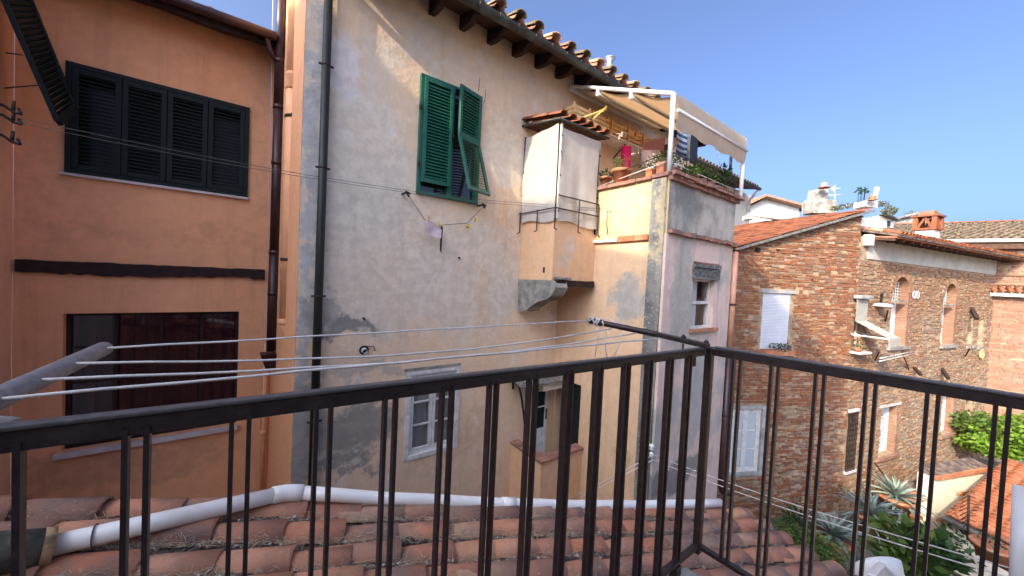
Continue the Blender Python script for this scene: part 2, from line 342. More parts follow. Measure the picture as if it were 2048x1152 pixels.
g = N('window_glass'); M_['glass'] = g.fin((.02, .022, .024), .04, 0, g.bump(g.noise(2, 2), .05, .01), .8)
g = N('rough_dark_glass'); M_['rglass'] = g.fin((.012, .013, .014), .3, 0, None, .5)
g = N('frosted_glass'); M_['frost'] = g.fin((.42, .49, .52), .35, 0, None, .5)
g = N('courtyard_earth'); c = g.mix(g.rng(g.noise(.8, 6), .4, .6), (.11, .095, .075), (.19, .165, .135)); c = g.mix(g.rng(g.noise(3, 6, .7), .5, .62, 0, .7), c, (.06, .075, .03))
M_['earth'] = g.fin(c, .95, 0, g.bump(g.noise(9, 6), .8, .03), .1)
g = N('tile_bed_mortar'); c = g.mix(g.rng(g.noise(6, 6), .4, .6), (.09, .07, .06), (.2, .15, .12)); M_['bed'] = g.fin(c, .95, 0, g.bump(g.noise(20, 6), .8, .02), .1)
# ------------------------------------------------------------------ ground
GZ = -6.2
m = MB()
for i in range(24):
    for j in range(24):
        f = lambda k: (k-12)*abs(k-12)*1.4
        m.quad((f(i)+8, f(j), GZ), (f(i+1)+8, f(j), GZ), (f(i+1)+8, f(j+1), GZ), (f(i)+8, f(j+1), GZ))
o = m.build('ground', M_['earth']); o['kind'] = 'structure'
# ------------------------------------------------------------------ louvred leaves and casements
def louvre_leaf(fr, t0, t1, n, z0, z1, mt, parent, name='shutter', st=.045, pitch=.042, depth=.028, tilt=1, label=None, open_gap=False):
    """a leaf: two stiles and two rails in one frame mesh, slats one by one"""
    m = MB(); d = .018
    m.fbox(fr, t0, t0+st, n-d, n+d, z0, z1).fbox(fr, t1-st, t1, n-d, n+d, z0, z1)
    m.fbox(fr, t0+st, t1-st, n-d+.001, n+d-.001, z0, z0+st*1.2).fbox(fr, t0+st, t1-st, n-d+.001, n+d-.001, z1-st*1.2, z1)
    leaf = m.build(name, mt, parent, label=label, bevel=.003)
    a, b = t0+st, t1-st; zz = z0+st*1.2+.012; th = .004
    me = None; k = 0
    while zz < z1-st*1.2-.02:
        if me is None:
            q = MB(); c = []
            w = b-a; h = .034 if not open_gap else .022
            prof = [(-depth/2, h/2), (-depth/2+.006, h/2+th), (depth/2, -h/2+th), (depth/2-.006, -h/2)]
            q.prism([fr.d*0+fr.n*x+Vector((0, 0, y)) for x, y in prof], fr.d*w)
            me = q.mesh('slat', mt)
        put('slat', me, leaf, Matrix.Translation(fr.p(a, n, zz+.014))); zz += pitch; k += 1
    return leaf
def casement(fr, t0, t1, z0, z1, n, mt, parent, leaves=2, panes=3, glassm='glass', fw=.05, lw=.04, name='window'):
    m = MB(); d = .03
    m.fbox(fr, t0, t0+fw, n-d, n+d, z0, z1).fbox(fr, t1-fw, t1, n-d, n+d, z0, z1).fbox(fr, t0+fw, t1-fw, n-d, n+d-.002, z0, z0+fw).fbox(fr, t0+fw, t1-fw, n-d, n+d-.002, z1-fw, z1)
    win = m.build(name, mt, parent, bevel=.003)
    w = (t1-t0-2*fw)/leaves
    for i in range(leaves):
        a = t0+fw+i*w+.003; b = a+w-.006; c0, c1 = z0+fw+.003, z1-fw-.003
        q = MB(); q.fbox(fr, a, a+lw, n-.018, n+.022, c0, c1).fbox(fr, b-lw, b, n-.018, n+.022, c0, c1)
        q.fbox(fr, a+lw, b-lw, n-.018, n+.02, c0, c0+lw).fbox(fr, a+lw, b-lw, n-.018, n+.02, c1-lw, c1)
        ph = (c1-c0-2*lw)/panes
        for k in range(1, panes): q.fbox(fr, a+lw, b-lw, n-.012, n+.016, c0+lw+k*ph-.011, c0+lw+k*ph+.011)
        q.build('window_leaf', mt, win)
        for k in range(panes):
            MB().fbox(fr, a+lw, b-lw, n-.006, n, c0+lw+k*ph+(.011 if k else 0), c0+lw+(k+1)*ph-(.011 if k < panes-1 else 0)).build('pane', M_[glassm], win)
    return win
# ------------------------------------------------------------------ orange house
OY = 6.8
FO = Fr((0, OY, 0), 90)
oh = T('orange_house', 'orange plastered house on the left with a four leaf dark green louvred window', 'house', (-.9, OY, GZ))
uw = (PY(133, 125, OY).x, PY(500, 215, OY).x, 1.008, 2.335)
lw_ = (-1.765, -.046, -2.43, -.707)
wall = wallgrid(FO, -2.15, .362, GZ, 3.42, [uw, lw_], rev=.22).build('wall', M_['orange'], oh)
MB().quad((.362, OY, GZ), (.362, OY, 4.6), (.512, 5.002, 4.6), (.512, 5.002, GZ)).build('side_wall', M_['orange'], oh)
m = MB(); x = -2.12; pts_t = []; pts_b = []
while x < .33:
    pts_t.append((x, OY-.05, -.062+R_.uniform(-.006, .006))); pts_b.append((x, OY-.05, -.205-.05*math.exp(-((x+1.9)/.5)**2)*.2-(.035 if x > .1 else 0)+R_.uniform(-.012, .012)+.02*math.sin(x*2.3+1))); x += .07
m.prism(pts_t+pts_b[::-1], (0, .08, 0)); m.build('timber_beam', M_['wood_dark'], oh)
# upper window: frame, four leaves, glass behind, sill
m = MB(); a, b, c, d = uw
m.fbox(FO, a, b, -.1, .035, d-.05, d).fbox(FO, a, b, -.1, .035, c, c+.05).fbox(FO, a, a+.05, -.1, .033, c+.05, d-.05).fbox(FO, b-.05, b, -.1, .033, c+.05, d-.05)
wfr = m.build('window_frame', M_['dgreen'], oh)
w4 = (b-a-.1)/4
for i in range(4):
    louvre_leaf(FO, a+.05+i*w4+.004, a+.05+(i+1)*w4-.004, .02, c+.055, d-.055, M_['dgreen'], oh, st=.055, pitch=.0475, open_gap=i in (0, 3), depth=.03 if i in (1, 2) else .02)
MB().fbox(FO, a, b, -.19, -.185, c, d).build('pane', M_['rglass'], oh)
MB().fbox(FO, a-.04, b+.01, -.05, .06, c-.035, c-.002).build('sill', M_['marble'], oh, bevel=.004)
# lower window
a, b, c, d = lw_
n_ = 6
m = MB(); k = 60
for i in range(k):
    x0 = a+(b-a)*i/k; x1 = a+(b-a)*(i+1)/k
    y0 = -.17+.018*math.sin(x0*38)+.01*math.sin(x0*91); y1 = -.17+.018*math.sin(x1*38)+.01*math.sin(x1*91)
    m.quad(FO.p(x0, y0, c), FO.p(x1, y1, c), FO.p(x1, y1, d), FO.p(x0, y0, d), sm=True)
m.build('curtain', M_['curtain'], oh)
m = MB(); m.fbox(FO, a, a+.04, -.14, -.1, c, d).fbox(FO, b-.04, b, -.14, -.1, c, d).fbox(FO, a+.04, b-.04, -.14, -.1, d-.04, d).fbox(FO, a+.04, b-.04, -.14, -.1, c, c+.1)
for i in (1, 2, 3): q = a+(b-a)*i/4; m.fbox(FO, q-.016, q+.016, -.138, -.105, c+.1, d-.04)
for z in (-1.15, -1.6, -2.05): m.fbox(FO, a+.04, b-.04, -.136, -.108, z-.012, z+.012)
m.build('window_frame', M_['wood_dark'], oh)
for i in range(4):
    for j, (z0, z1) in enumerate(((-2.33, -2.062), (-2.038, -1.612), (-1.588, -1.162), (-1.138, -.747))):
        MB().fbox(FO, a+.04+(b-a-.08)*i/4+.014, a+.04+(b-a-.08)*(i+1)/4-.014, -.122, -.119, z0, z1).build('pane', M_['clear'], oh)
m = MB(); m.fbox(FO, a-.05, b+.02, -.1, .09, c-.055, c-.002); m.build('sill', M_['marble'], oh, bevel=.004)
# eave: soffit board, gutter, roof with tile ends
z = 3.24
m = MB(); m.quad((-2.6, 6.3, z+.02), (.42, 6.3, z+.02), (.42, 6.85, z+.12), (-2.6, 6.85, z+.12)); m.quad((-2.6, 6.3, z+.05), (.42, 6.3, z+.05), (.42, 9.5, z+1.1), (-2.6, 9.5, z+1.1)); m.build('roof_deck', M_['wood_dark'], oh)
pt, pb = [], []; x = -2.5
while x < .4: pt.append((x, 6.36, z+.02)); pb.append((x, 6.36, z-.10+.012*math.sin(x*5)+R_.uniform(-.006, .006))); x += .12
MB().prism(pt+pb[::-1], (0, .1, 0)).build('fascia_board', M_['wood_dark'], oh)
m = MB(); m.tube([(x, 6.27, z+.0) for x in (-2.6, -1.6, -.6, .3)], .062, 12); m.build('gutter', M_['brownpipe'], oh)
def coppo(L=.42, r0=.085, r1=.068, th=.014, seg=6, flip=1):
    """one barrel tile along +x, hollow side down, its wide end at x = 0"""
    m = MB(); n = seg+1
    for xx, r in ((0, r0), (L, r1)):
        for rr in (r, r-th):
            for k in range(n):
                a = math.pi*k/seg; m.v.append((xx+(R_.uniform(-.011, .014) if xx == 0 and rr == r else 0), math.cos(a)*rr, flip*math.sin(a)*rr*.82))
    for k in range(seg):
        m.f.append((k, k+1, 2*n+k+1, 2*n+k)); m.sm.append(True)
        m.f.append((n+k+1, n+k, 3*n+k, 3*n+k+1)); m.sm.append(True)
        m.f.append((k+1, k, n+k, n+k+1)); m.sm.append(False)
        m.f.append((2*n+k, 2*n+k+1, 3*n+k+1, 3*n+k)); m.sm.append(False)
    return m
def tmat(o, d, up):
    d = d.normalized(); y = up.cross(d).normalized(); z = d.cross(y)
    return Matrix(((d.x, y.x, z.x, o.x), (d.y, y.y, z.y, o.y), (d.z, y.z, z.z, o.z), (0, 0, 0, 1)))
cop_me = [coppo(L=.42+.02*i).mesh('roof_tile', M_['tile']) for i in range(3)]
cop_moss = coppo().mesh('roof_tile', M_['tile_moss'])
cop_lit = coppo(.4, .08, .066).mesh('roof_tile', M_['tile_lit'])
def jit(v, a): return v+Vector((R_.uniform(-a, a), R_.uniform(-a, a), R_.uniform(-a, a)))
sl_ = Vector((0, 1, .36)).normalized()
for i in range(11):
    for k in range(2):
        p = Vector((-2.5+i*.26, 6.34, z+.03))+sl_*(k*.34)
        put('roof_tile', cop_me[i % 3], oh, tmat(jit(p, .008), jit(sl_, .02), Vector((0, 0, 1))))
# brown downpipe with its elbow, bracket and hopper
dp = T('brown_downpipe', 'glossy dark brown downpipe beside the fat orange flue, ending in a small hopper', 'downpipe', (.27, 6.4, GZ))
bx = PY(552, 400, 6.35).x
m = MB(); m.tube([(bx, 6.35, 4.6), (bx, 6.35, 2.3)], .068, 14).tube([(bx, 6.35, 2.3), (bx, 6.35, .2)], .065, 14).tube([(bx, 6.35, .2), (bx, 6.35, -1.25)], .068, 14); m.build('pipe', M_['brownpipe'], dp)
for zz in (2.95, 2.3, 1.5, .2, -.4): MB().tube([(bx, 6.35, zz-.03), (bx, 6.35, zz+.03)], .074, 14).build('pipe_joint', M_['brownpipe'], dp)
MB().tube([(bx-.22, 6.3, z), (bx-.16, 6.3, z-.04), (bx-.13, 6.32, z-.18), (bx-.05, 6.35, z-.3)], .035, 10).build('spout', M_['brownpipe'], dp)
m = MB(); m.hexa([(bx-.07, 6.28, -1.5), (bx+.1, 6.28, -1.5), (bx+.1, 6.42, -1.5), (bx-.07, 6.42, -1.5), (bx-.14, 6.22, -1.28), (bx+.1, 6.22, -1.28), (bx+.1, 6.46, -1.28), (bx-.14, 6.46, -1.28)]); m.build('hopper', M_['brownpipe'], dp)
# orange flue
fl = T('orange_flue', 'fat orange painted flue pipe between the brown downpipe and the grey wall', 'flue pipe', (.4, 5.75, GZ))
fx = PY(586, 300, 5.75).x; r = .103
m = MB(); m.tube([(fx, 5.75, 4.9), (fx, 5.75, 2.5)], r, 18).tube([(fx, 5.75, 2.5), (fx, 5.75, -.75)], r*.97, 18).build('pipe', M_['orange'], fl)
MB().lathe((fx, 5.75, 2.35), [(r, 0), (r+.014, .02), (r+.014, .16), (r+.02, .17), (r+.02, .2), (r, .22)], 18).build('pipe_collar', M_['orange'], fl)
MB().lathe((fx, 5.75, -.78), [(r, 0), (r+.018, .02), (r+.018, .06), (r, .08)], 18).build('pipe_collar', M_['orange'], fl)
MB().lathe((fx, 5.75, -1.05), [(.006, 0), (r*.95, .24), (r*.95, .3)], 18).build('cone_end', M_['orange'], fl)
for zz in (1.98, .08):
    MB().lathe((fx, 5.75, zz), [(r+.006, 0), (r+.006, .035)], 18).bar((fx+.1, 5.75, zz+.02), (.46, 5.62, zz+.02), .03, .035).build('clamp', M_['iron'], fl)
sp = T('thin_orange_pipe', 'thin orange pipe with a joint low in the corner of the orange house', 'pipe', (.2, 6.7, GZ))
q0 = PY(532, 700, 6.7); q1 = PY(528, 985, 6.7)
MB().tube([(q0.x, 6.7, -1.2), (q0.x, 6.7, -3.6)], .032, 10).build('pipe', M_['orange'], sp)
MB().tube([(q0.x, 6.7, -2.62), (q0.x, 6.7, -2.55)], .044, 10).build('pipe_joint', M_['orange'], sp)
m = MB(); m.tube([PY(546, 0, 6.55), PY(541, 260, 6.55), PY(529, 640, 6.55), PY(521, 860, 6.55)], .006, 6); tag(m.build('wall_cable', M_['marble']), 'thin pale cable running down beside the brown downpipe', 'cable')
# ------------------------------------------------------------------ left wing with its propped shutter
lwg = T('left_wing', 'pale pink plastered side wall at the left edge of the picture', 'house', (-2.2, 3, GZ))
FL = Fr((-2.151, 0, 0), 0)
wallgrid(FL, 5.3, 6.8, GZ, 3.9, [(5.75, 6.4, 1.5, 3.2)], thick=1.5).build('wall', M_['pinkwall'], lwg)
MB().fbox(FL, 5.75, 6.4, -.155, -.15, 1.5, 3.2).build('pane', M_['glass'], lwg)
m = MB(); m.hexa([(-4, 5.2, 3.92), (-2.1, 5.2, 3.92), (-2.1, 7, 3.92), (-4, 7, 3.92), (-4, 5.2, 4.1), (-2.1, 5.2, 4.0), (-2.1, 7, 4.0), (-4, 7, 4.1)]); m.build('roof', M_['tile'], lwg)
# unseen blocks added on the left to keep the low sun off the court
KS, KZ = .2, .6
shade_row = T('left_shade_row', 'unseen row of cream blocks added beyond the left wing to shade the court', 'house', (-14, 2, GZ))
XW = -12.
pl_ = [(-4., 2.2), (2.29, 3.35), (3.07, 3.5), (4.7, 3.6), (9., 3.8)]
for (y0, z0), (y1, z1) in zip(pl_, pl_[1:]):
    f_ = lambda yp, x: yp+KS*x
    MB().hexa([(XW-3, f_(y0, XW), GZ), (XW, f_(y0, XW), GZ), (XW, f_(y1, XW), GZ), (XW-3, f_(y1, XW), GZ), (XW-3, f_(y0, XW), z0-KZ*XW), (XW, f_(y0, XW), z0-KZ*XW), (XW, f_(y1, XW), z1-KZ*XW), (XW-3, f_(y1, XW), z1-KZ*XW)]).build('wall', M_['cream'], shade_row)
# unseen slim block added far left to cast the shade across the brick wall
nb = T('shade_block', 'unseen slim pale block added far to the left to shade the brick wall', 'shade block', (-22, -1.5, GZ))
x0, x1 = -25., -22.
ya, yb = -.31+KS*x1, 1.55+KS*x1
MB().hexa([(x0, ya, GZ), (x1, ya, GZ), (x1, yb, GZ), (x0, yb, GZ), (x0, ya, 5.76-KZ*x1), (x1, ya, 5.76-KZ*x1), (x1, yb, 6.9-KZ*x1), (x0, yb, 6.9-KZ*x1)]).build('wall', M_['cream'], nb)
sh = T('propped_shutter', 'dark green louvred shutter propped outward from the wall at the top left corner', 'shutter', (-1.9, 5.9, 1.3))
# hinged at the top, its foot pushed out into the court
A = PY(142, 214, 6.05); B = PY(130, 246, 5.75); top = Vector((-2.12, 6.05, 3.55))
Bt = Vector((-2.12, 5.72, 3.62))
yv = Vector((0, 1, 0))
lo_f = Vector((-1.60, 6.40, 1.70)); lo_n = Vector((-1.62, 6.02, 1.42)); up_f = Vector((-2.12, 6.40, 3.4)); up_n = Vector((-2.12, 5.78, 3.12))
dn = (lo_f-up_f); nn = dn.cross(yv).normalized()
m = MB(); m.bar(up_f, lo_f, .06, .04, yv.cross(dn)).bar(up_n, lo_n, .045, .04, yv.cross(dn)).bar(lo_n, lo_f, .038, .09, dn).bar(up_n, up_f, .038, .07, dn)
shf = m.build('shutter_frame', M_['dgreen'], sh)
k = 34; q = MB(); dd = dn.normalized()
me = None
for i in range(1, k):
    p_, q_ = up_n.lerp(lo_n, i/k), up_f.lerp(lo_f, i/k); v_ = (q_-p_)*.86
    q = MB(); q.prism([nn*.014-dd*.036, nn*.02-dd*.03, -nn*.014+dd*.036, -nn*.02+dd*.03], v_); put('slat', q.mesh('slat', M_['dgreen']), sh, Matrix.Translation(p_+(q_-p_)*.07))
for (x0, y0, x1, y1) in ((12, 106, 46, 110), (10, 176, 80, 170)):
    MB().tube([PY(x0, y0, 6.0), PY(x1, y1, 5.6)], .006, 6).build('stay_rod', M_['iron'], sh)
def hook(x, y, w, Y=5.6):
    h = T('line_bracket', w, 'bracket', PY(x-18, y, Y))
    a = PY(x-20, y-6, Y); b = PY(x, y+8, Y-.1); c = PY(x+16, y+12, Y-.15)
    MB().tube([(-2.15, a.y+.12, a.z+.02), a, b, c], .013, 7).build('bracket_arm', M_['black'], h); MB().tube([b, PY(x+2, y-14, Y-.1)], .012, 6).tube([c, PY(x+12, y+2, Y-.1)], .012, 6).build('hook', M_['black'], h)
hook(26, 216, 'black forked line bracket on the pale left wall, upper one of three'); hook(26, 236, 'black line bracket on the left wall that holds the two high wires'); hook(24, 276, 'black forked line bracket on the left wall, lowest of three')
# ------------------------------------------------------------------ our own house behind the camera
own = T('balcony_house', 'cream plastered house that carries the black railed balcony', 'house', (0, -1.2, GZ))
wallgrid(Fr((0, -.75, 0), 270), -1.9, 6.0, GZ, 1.5, [(-1.2, .3, -1.5, .8)]).build('wall', M_['white'], own)
m = MB(); m.box(-6, 1.9, -5, -1.1, GZ, 1.45); m.build('rear_wall', M_['cream'], own)
m = MB(); m.hexa([(-6.2, -5.2, 1.5), (2.1, -5.2, 1.5), (2.1, -.6, 1.5), (-6.2, -.6, 1.5), (-6.2, -5.2, 1.6), (2.1, -5.2, 1.6), (2.1, -.6, 1.6), (-6.2, -.6, 1.6)]); m.build('roof', M_['tile'], own)
# balcony floor: slab with flagstones
m = MB(); m.box(-2.1, 1.86, -.75, .86, -1.62, -1.50); m.build('balcony_slab', M_['stone'], own)
for i in range(7):
    for j in range(3):
        x0 = -1.95+i*.55; x1 = min(x0+.535, 1.9); y0 = -.7+j*.53; y1 = y0+.515 if j < 2 else .9
        if x0 > 1.8: continue
        MB().box(x0, x1, y0, y1, -1.498, -1.46+R_.uniform(-.006, .006), .006).build('flagstone', M_['slab'], own, bevel=.01)
# ------------------------------------------------------------------ the old house with the stained facade
FF = Fr((0, 5, 0), 90)
old = T('stained_facade_house', 'tall house with a stained grey and apricot facade under deep tiled eaves', 'house', (3, 5, GZ))
tw = (1.93, 2.93, 1.125, 2.80)
wa = PY(822, 752, 5); wb = PY(913, 892, 5); low = (1.93, 2.745, -2.70, -1.455)
dw = (4.31, 4.79, -4.4, -1.93)
wallgrid(FF, .515, 9.6, GZ, 3.90, [tw, low, dw], rev=.18, thick=.6).build('wall', M_['facade'], old)
print('low', low, 'dw', dw)
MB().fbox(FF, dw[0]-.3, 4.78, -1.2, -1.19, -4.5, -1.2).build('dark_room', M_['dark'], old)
# eaves: soffit boards, rafters, gutter, tiles
ex0, ex1, eo = .62, 9.6, .52
m = MB(); m.quad((ex0, 5-eo, 3.74), (ex1, 5-eo, 3.74), (ex1, 5.2, 3.93), (ex0, 5.2, 3.93)); m.quad((ex0, 5-eo, 3.77), (ex1, 5-eo, 3.77), (ex1, 9, 5.2), (ex0, 9, 5.2))
m.quad((ex0, 5-eo, 3.74), (ex0, 5-eo, 3.77), (ex0, 9, 5.2), (ex0, 5.2, 3.93)); m.build('roof_deck', M_['wood_brown'], old)
rj = [PY(x, y, 5-.35).x for x, y in ((893, 25), (958, 52), (1010, 80), (1058, 105), (1104, 128), (1146, 150))]
rp = rj[1]-rj[0]
print('rafters', rj)
x = rj[0]-3*rp
while x < ex1:
    if x > 1.55:
        m = MB(); w = .042
        m.prism([(x-w, 5.0, 3.87), (x-w, 4.52, 3.71), (x-w, 4.55, 3.66), (x-w, 4.62, 3.64), (x-w, 4.68, 3.60), (x-w, 4.85, 3.62), (x-w, 5.0, 3.66)], (2*w, 0, 0)); m.build('rafter', M_['wood_dark'], old)
    x += (rj[-1]-rj[0])/5
x = ex0
while x < ex1-.3:
    MB().hexa([(x+.004, 4.49, 3.70), (x+.62, 4.49, 3.70), (x+.62, 4.96, 3.855), (x+.004, 4.96, 3.855), (x+.004, 4.49, 3.72), (x+.62, 4.49, 3.72), (x+.62, 4.96, 3.875), (x+.004, 4.96, 3.875)]).build('soffit_board', M_['wood_brown'], old); x += .625
# half round gutter
m = MB(); gx = [ex0, 2.2, 4.0, 5.95]; r = .075; gy = 4.42; n = 10
for i, x in enumerate(gx):
    for rr in (r, r-.006):
        for k in range(n+1):
            a = math.pi*k/n; m.v.append((x, gy-math.cos(a)*rr, 3.70-.008*i-math.sin(a)*rr))
for i in range(len(gx)-1):
    for s in (0, n+1):
        for k in range(n):
            b = i*2*(n+1)+s+k; c = b+2*(n+1); m.f.append((b, b+1, c+1, c)); m.sm.append(True)
m.f.append(tuple(range(3*2*(n+1), 3*2*(n+1)+n+1))); m.sm.append(False)
m.build('gutter', M_['gutter'], old)
x = ex0+.2
while x < 5.9:
    MB().tube([(x, gy-math.cos(math.pi*k/8)*(r+.004), 3.692-math.sin(math.pi*k/8)*(r+.004)) for k in range(9)], .007, 5).build('gutter_strap', M_['gutter'], old); x += .33
m = MB(); m.tube([(ex0, gy, 3.845+.05), (ex0-.0, gy, 3.845)], .03, 8)
sl_ = Vector((0, 1, .32)).normalized()
i = 0; x = ex0+.06
while x < ex1:
    for k in range(3):
        p = Vector((x, 4.36, 3.83))+sl_*(k*.34)
        put('roof_tile', cop_moss if (i*7+k) % 3 else cop_me[i % 3], old, tmat(jit(p, .01), jit(sl_, .03), Vector((0, 0, 1))) @ Matrix.Scale(1.2, 4))
    x += .355; i += 1
m = MB(); x = ex0
while x < ex1:
    c = coppo(.5, .12, .12, .012, 5, -1); M = tmat(Vector((x+.24, 4.38, 3.835)), sl_, Vector((0, 0, 1)))
    b = len(m.v); m.v += [tuple(M @ Vector(q)) for q in c.v]; m.f += [tuple(b+i for i in f) for f in c.f]; m.sm += c.sm; x += .355
o = m.build('channel_tiles', M_['tile'], old); o['kind'] = 'stuff'
# green framed window with louvred leaves
a, b, c, d = tw; mid = (a+b)/2
m = MB(); f = .05
m.fbox(FF, a, b, -.08, .05, d-.035, d).fbox(FF, a, b, -.08, .055, c, c+f).fbox(FF, a, a+f, -.08, .05, c+f, d-.035).fbox(FF, b-f, b, -.08, .05, c+f, d-.035).fbox(FF, mid-.035, mid+.035, -.08, .048, c+f, d-.035)
gw = m.build('window_frame', M_['green'], old, bevel=.004)
MB().fbox(FF, a+f, mid-.035, -.05, -.045, c+f, d-.035).build('pane', M_['glass'], old); MB().fbox(FF, mid+.035, b-f, -.05, -.045, c+f, d-.035).build('pane', M_['glass'], old)
louvre_leaf(FF, a+.045, mid-.01, .075, c+.17, d-.045, M_['green'], old, pitch=.0455, st=.05, depth=.03, label='green louvred shutter leaf shut flat over the window')
# right leaf: upper panel in plane, lower flap hinged at its middle and pushed out
th = rad(17); wl = b-.03-(mid+.012); hx = Vector((b-.03, 4.93, 0)); L0 = hx-Vector((math.cos(th), math.sin(th), 0))*wl; FR = Fr(L0, 90-math.degrees(th))
louvre_leaf(FR, 0, wl, 0, 2.04, d-.03, M_['green'], old, pitch=.0455, st=.05, depth=.03, label='upper panel of the right green shutter, swung a little open')
X = FR.d; t0, t1 = 0, wl
dn = Vector((0, -.37, -.842)); L = dn.length; dn.normalize(); nn = X.cross(dn).normalized()
P0 = L0+Vector((0, 0, 2.035)); P1 = hx+Vector((0, 0, 2.035))
m = MB()
m.bar(P0+X*.025, P0+X*.025+dn*L, .05, .034, nn).bar(P1-X*.025, P1-X*.025+dn*L, .05, .034, nn)
m.bar(P0+X*.05+dn*.025, P1-X*.05+dn*.025, .032, .05, dn).bar(P0+X*.05+dn*(L-.03), P1-X*.05+dn*(L-.03), .032, .06, dn)
lf = m.build('shutter', M_['green'], old, label='lower flap of the right green shutter pushed outward at its foot', bevel=.003)
q = MB(); q.prism([dn*.0+nn*.016-dn*.016, nn*.019-dn*.011, -nn*.016+dn*.016, -nn*.019+dn*.011], X*(t1-t0-.1)); me = q.mesh('slat', M_['green'])
s_ = .075
while s_ < L-.07: put('slat', me, lf, Matrix.Translation(P0+X*.05+dn*s_)); s_ += .0445
m = MB(); m.fbox(FF, a-.01, a+.02, .05, .07, 2.3, 2.36).fbox(FF, a-.01, a+.02, .05, .07, 1.5, 1.56).fbox(FF, mid-.02, mid+.02, .092, .11, 2.0, 2.06); m.build('hinge', M_['black'], old)
m = MB()
for x, y in ((957, 182), (969, 205)): m.tube([PY(x, y, 4.97), PY(x+3, y-26, 4.93)], .005, 5)
m.build('spike', M_['wire'], old)
# lower casement window
a, b, c, d = low
casement(FF, a, b, c, d, -.04, M_['wpaint'], old, fw=.06, lw=.045, glassm='clear')
m = MB()
for i in range(24):
    x0 = a+(b-a)*i/24; x1 = a+(b-a)*(i+1)/24; m.quad(FF.p(x0, -.10+.012*math.sin(i*1.3), c), FF.p(x1, -.10+.012*math.sin((i+1)*1.3), c), FF.p(x1, -.10+.012*math.sin((i+1)*1.3), d), FF.p(x0, -.10+.012*math.sin(i*1.3), d), sm=True)
m.build('net_curtain', M_['net'], old)
m = MB(); m.fbox(FF, a-.03, a+.045, -.02, .02, c-.03, d+.02).fbox(FF, b-.045, b+.03, -.02, .02, c-.03, d+.02).fbox(FF, a+.045, b-.045, -.02, .022, c-.035, c+.03).fbox(FF, a+.045, b-.045, -.02, .022, d-.03, d+.02).build('window_surround', M_['wpaint'], old, bevel=.004)
m = MB(); m.fbox(FF, a-.06, b+.03, -.05, .012, d+.03, d+.075); m.build('lintel', M_['stone'], old)
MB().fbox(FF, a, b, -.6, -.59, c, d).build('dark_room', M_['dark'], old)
# dark green downpipe
gp = T('green_downpipe', 'long dark green downpipe running down the stained facade near its left edge', 'downpipe', (.9, 4.92, GZ))
q = PY(646, 350, 4.9)
m = MB(); m.tube([(q.x, 4.93, 3.6), (q.x, 4.93, -3.2)], .048, 14).build('pipe', M_['greenpipe'], gp)
for zz in (2.42, 1.2, -.35, -1.9): MB().tube([(q.x, 4.93, zz), (q.x, 4.93, zz+.025)], .049, 14).bar((q.x-.08, 4.93, zz+.012), (q.x+.08, 4.93, zz+.012), .02, .02).build('clamp', M_['iron'], gp)
MB().tube([(q.x, 4.93, 3.5), (q.x, 4.93, 3.62), (q.x-.02, 4.7, 3.72), (q.x-.02, gy, 3.66)], .052, 12).build('spout', M_['greenpipe'], gp)
# little vent pipe broken out of the wall
vp = T('wall_vent', 'short white pipe end sticking out of a rough hole low on the stained facade', 'vent', PY(728, 700, 5))
q = PY(728, 700, 5); m = MB(); n = 12
m.tube([q+Vector((0, .05, 0)), q+Vector((0, -.06, -.01))], .038, 14, cap=False).tube([q+Vector((0, -.06, -.01)), q+Vector((0, .04, 0))], .028, 14, cap=False); m.build('pipe', M_['pvc'], vp)
m = MB(); m.tube([q+Vector((0, -.002, 0)), q+Vector((0, -.008, 0))], .065, 9); m.build('broken_rim', M_['wood_dark'], vp)
MB().tube([q+Vector((.04, -.02, .05)), q+Vector((.11, -.05, .05)), q+Vector((.13, -.05, -.01))], .008, 6).build('broken_wire', M_['wire'], vp)
def stub(x, y, lab):
    q = PY(x, y, 5); tag(MB().tube([q, q+Vector((0, -.05, -.01))], .014, 7).build('wall_peg', M_['iron']), lab, 'peg')
stub(727, 636, 'small rusty peg in the dark stain beside the green downpipe'); stub(917, 515, 'small rusty peg in the middle of the stained facade')
# ------------------------------------------------------------------ terrace tower in front of the facade
XY, YP = 4.81, 2.85
XR = PY(1466, 493, YP).x
ter = T('terrace_tower', 'square plastered tower with a yellow side, pink front and roof terrace', 'house', (5.9, 3.9, GZ))
FY = Fr((XY, 5, 0), 180); FP = Fr((0, YP, 0), 90)
TT = 1.55
# yellow side wall, its lower yard door niche included
sd = (.07, .71, -4.4, -1.84)
wallgrid(FY, 0, 5-YP-.003, GZ, .68, [sd], thick=.002).build('side_wall', M_['peach'], ter)
wallgrid(FY, 0, 5-YP-.003, .682, TT, [], thick=.002).build('side_parapet', M_['yellow'], ter)
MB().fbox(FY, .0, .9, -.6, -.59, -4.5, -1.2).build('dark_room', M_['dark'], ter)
pw = PY(1386, 558, YP); pw2 = PY(1421, 655, YP); win = (pw.x, pw2.x+.06, pw2.z, pw.z)
print('pinkwin', win, 'XR', XR)
wallgrid(FP, XY+.002, XR, GZ, .74, [win], thick=.3, rev=.16).build('front_wall', M_['pink'], ter)
MB().fbox(FP, XY+.002, XR, -.3, .0, .742, TT).build('parapet_wall', M_['greyup'], ter)
m = MB(); m.quad((XR, YP, GZ), (XR, 5, GZ), (XR, 5, TT), (XR, YP, TT)); m.build('far_side_wall', M_['pink'], ter)
m = MB(); m.box(XY+.3, XR-.02, YP+.3, 4.99, .75, .78); m.build('terrace_floor', M_['coping'], ter)
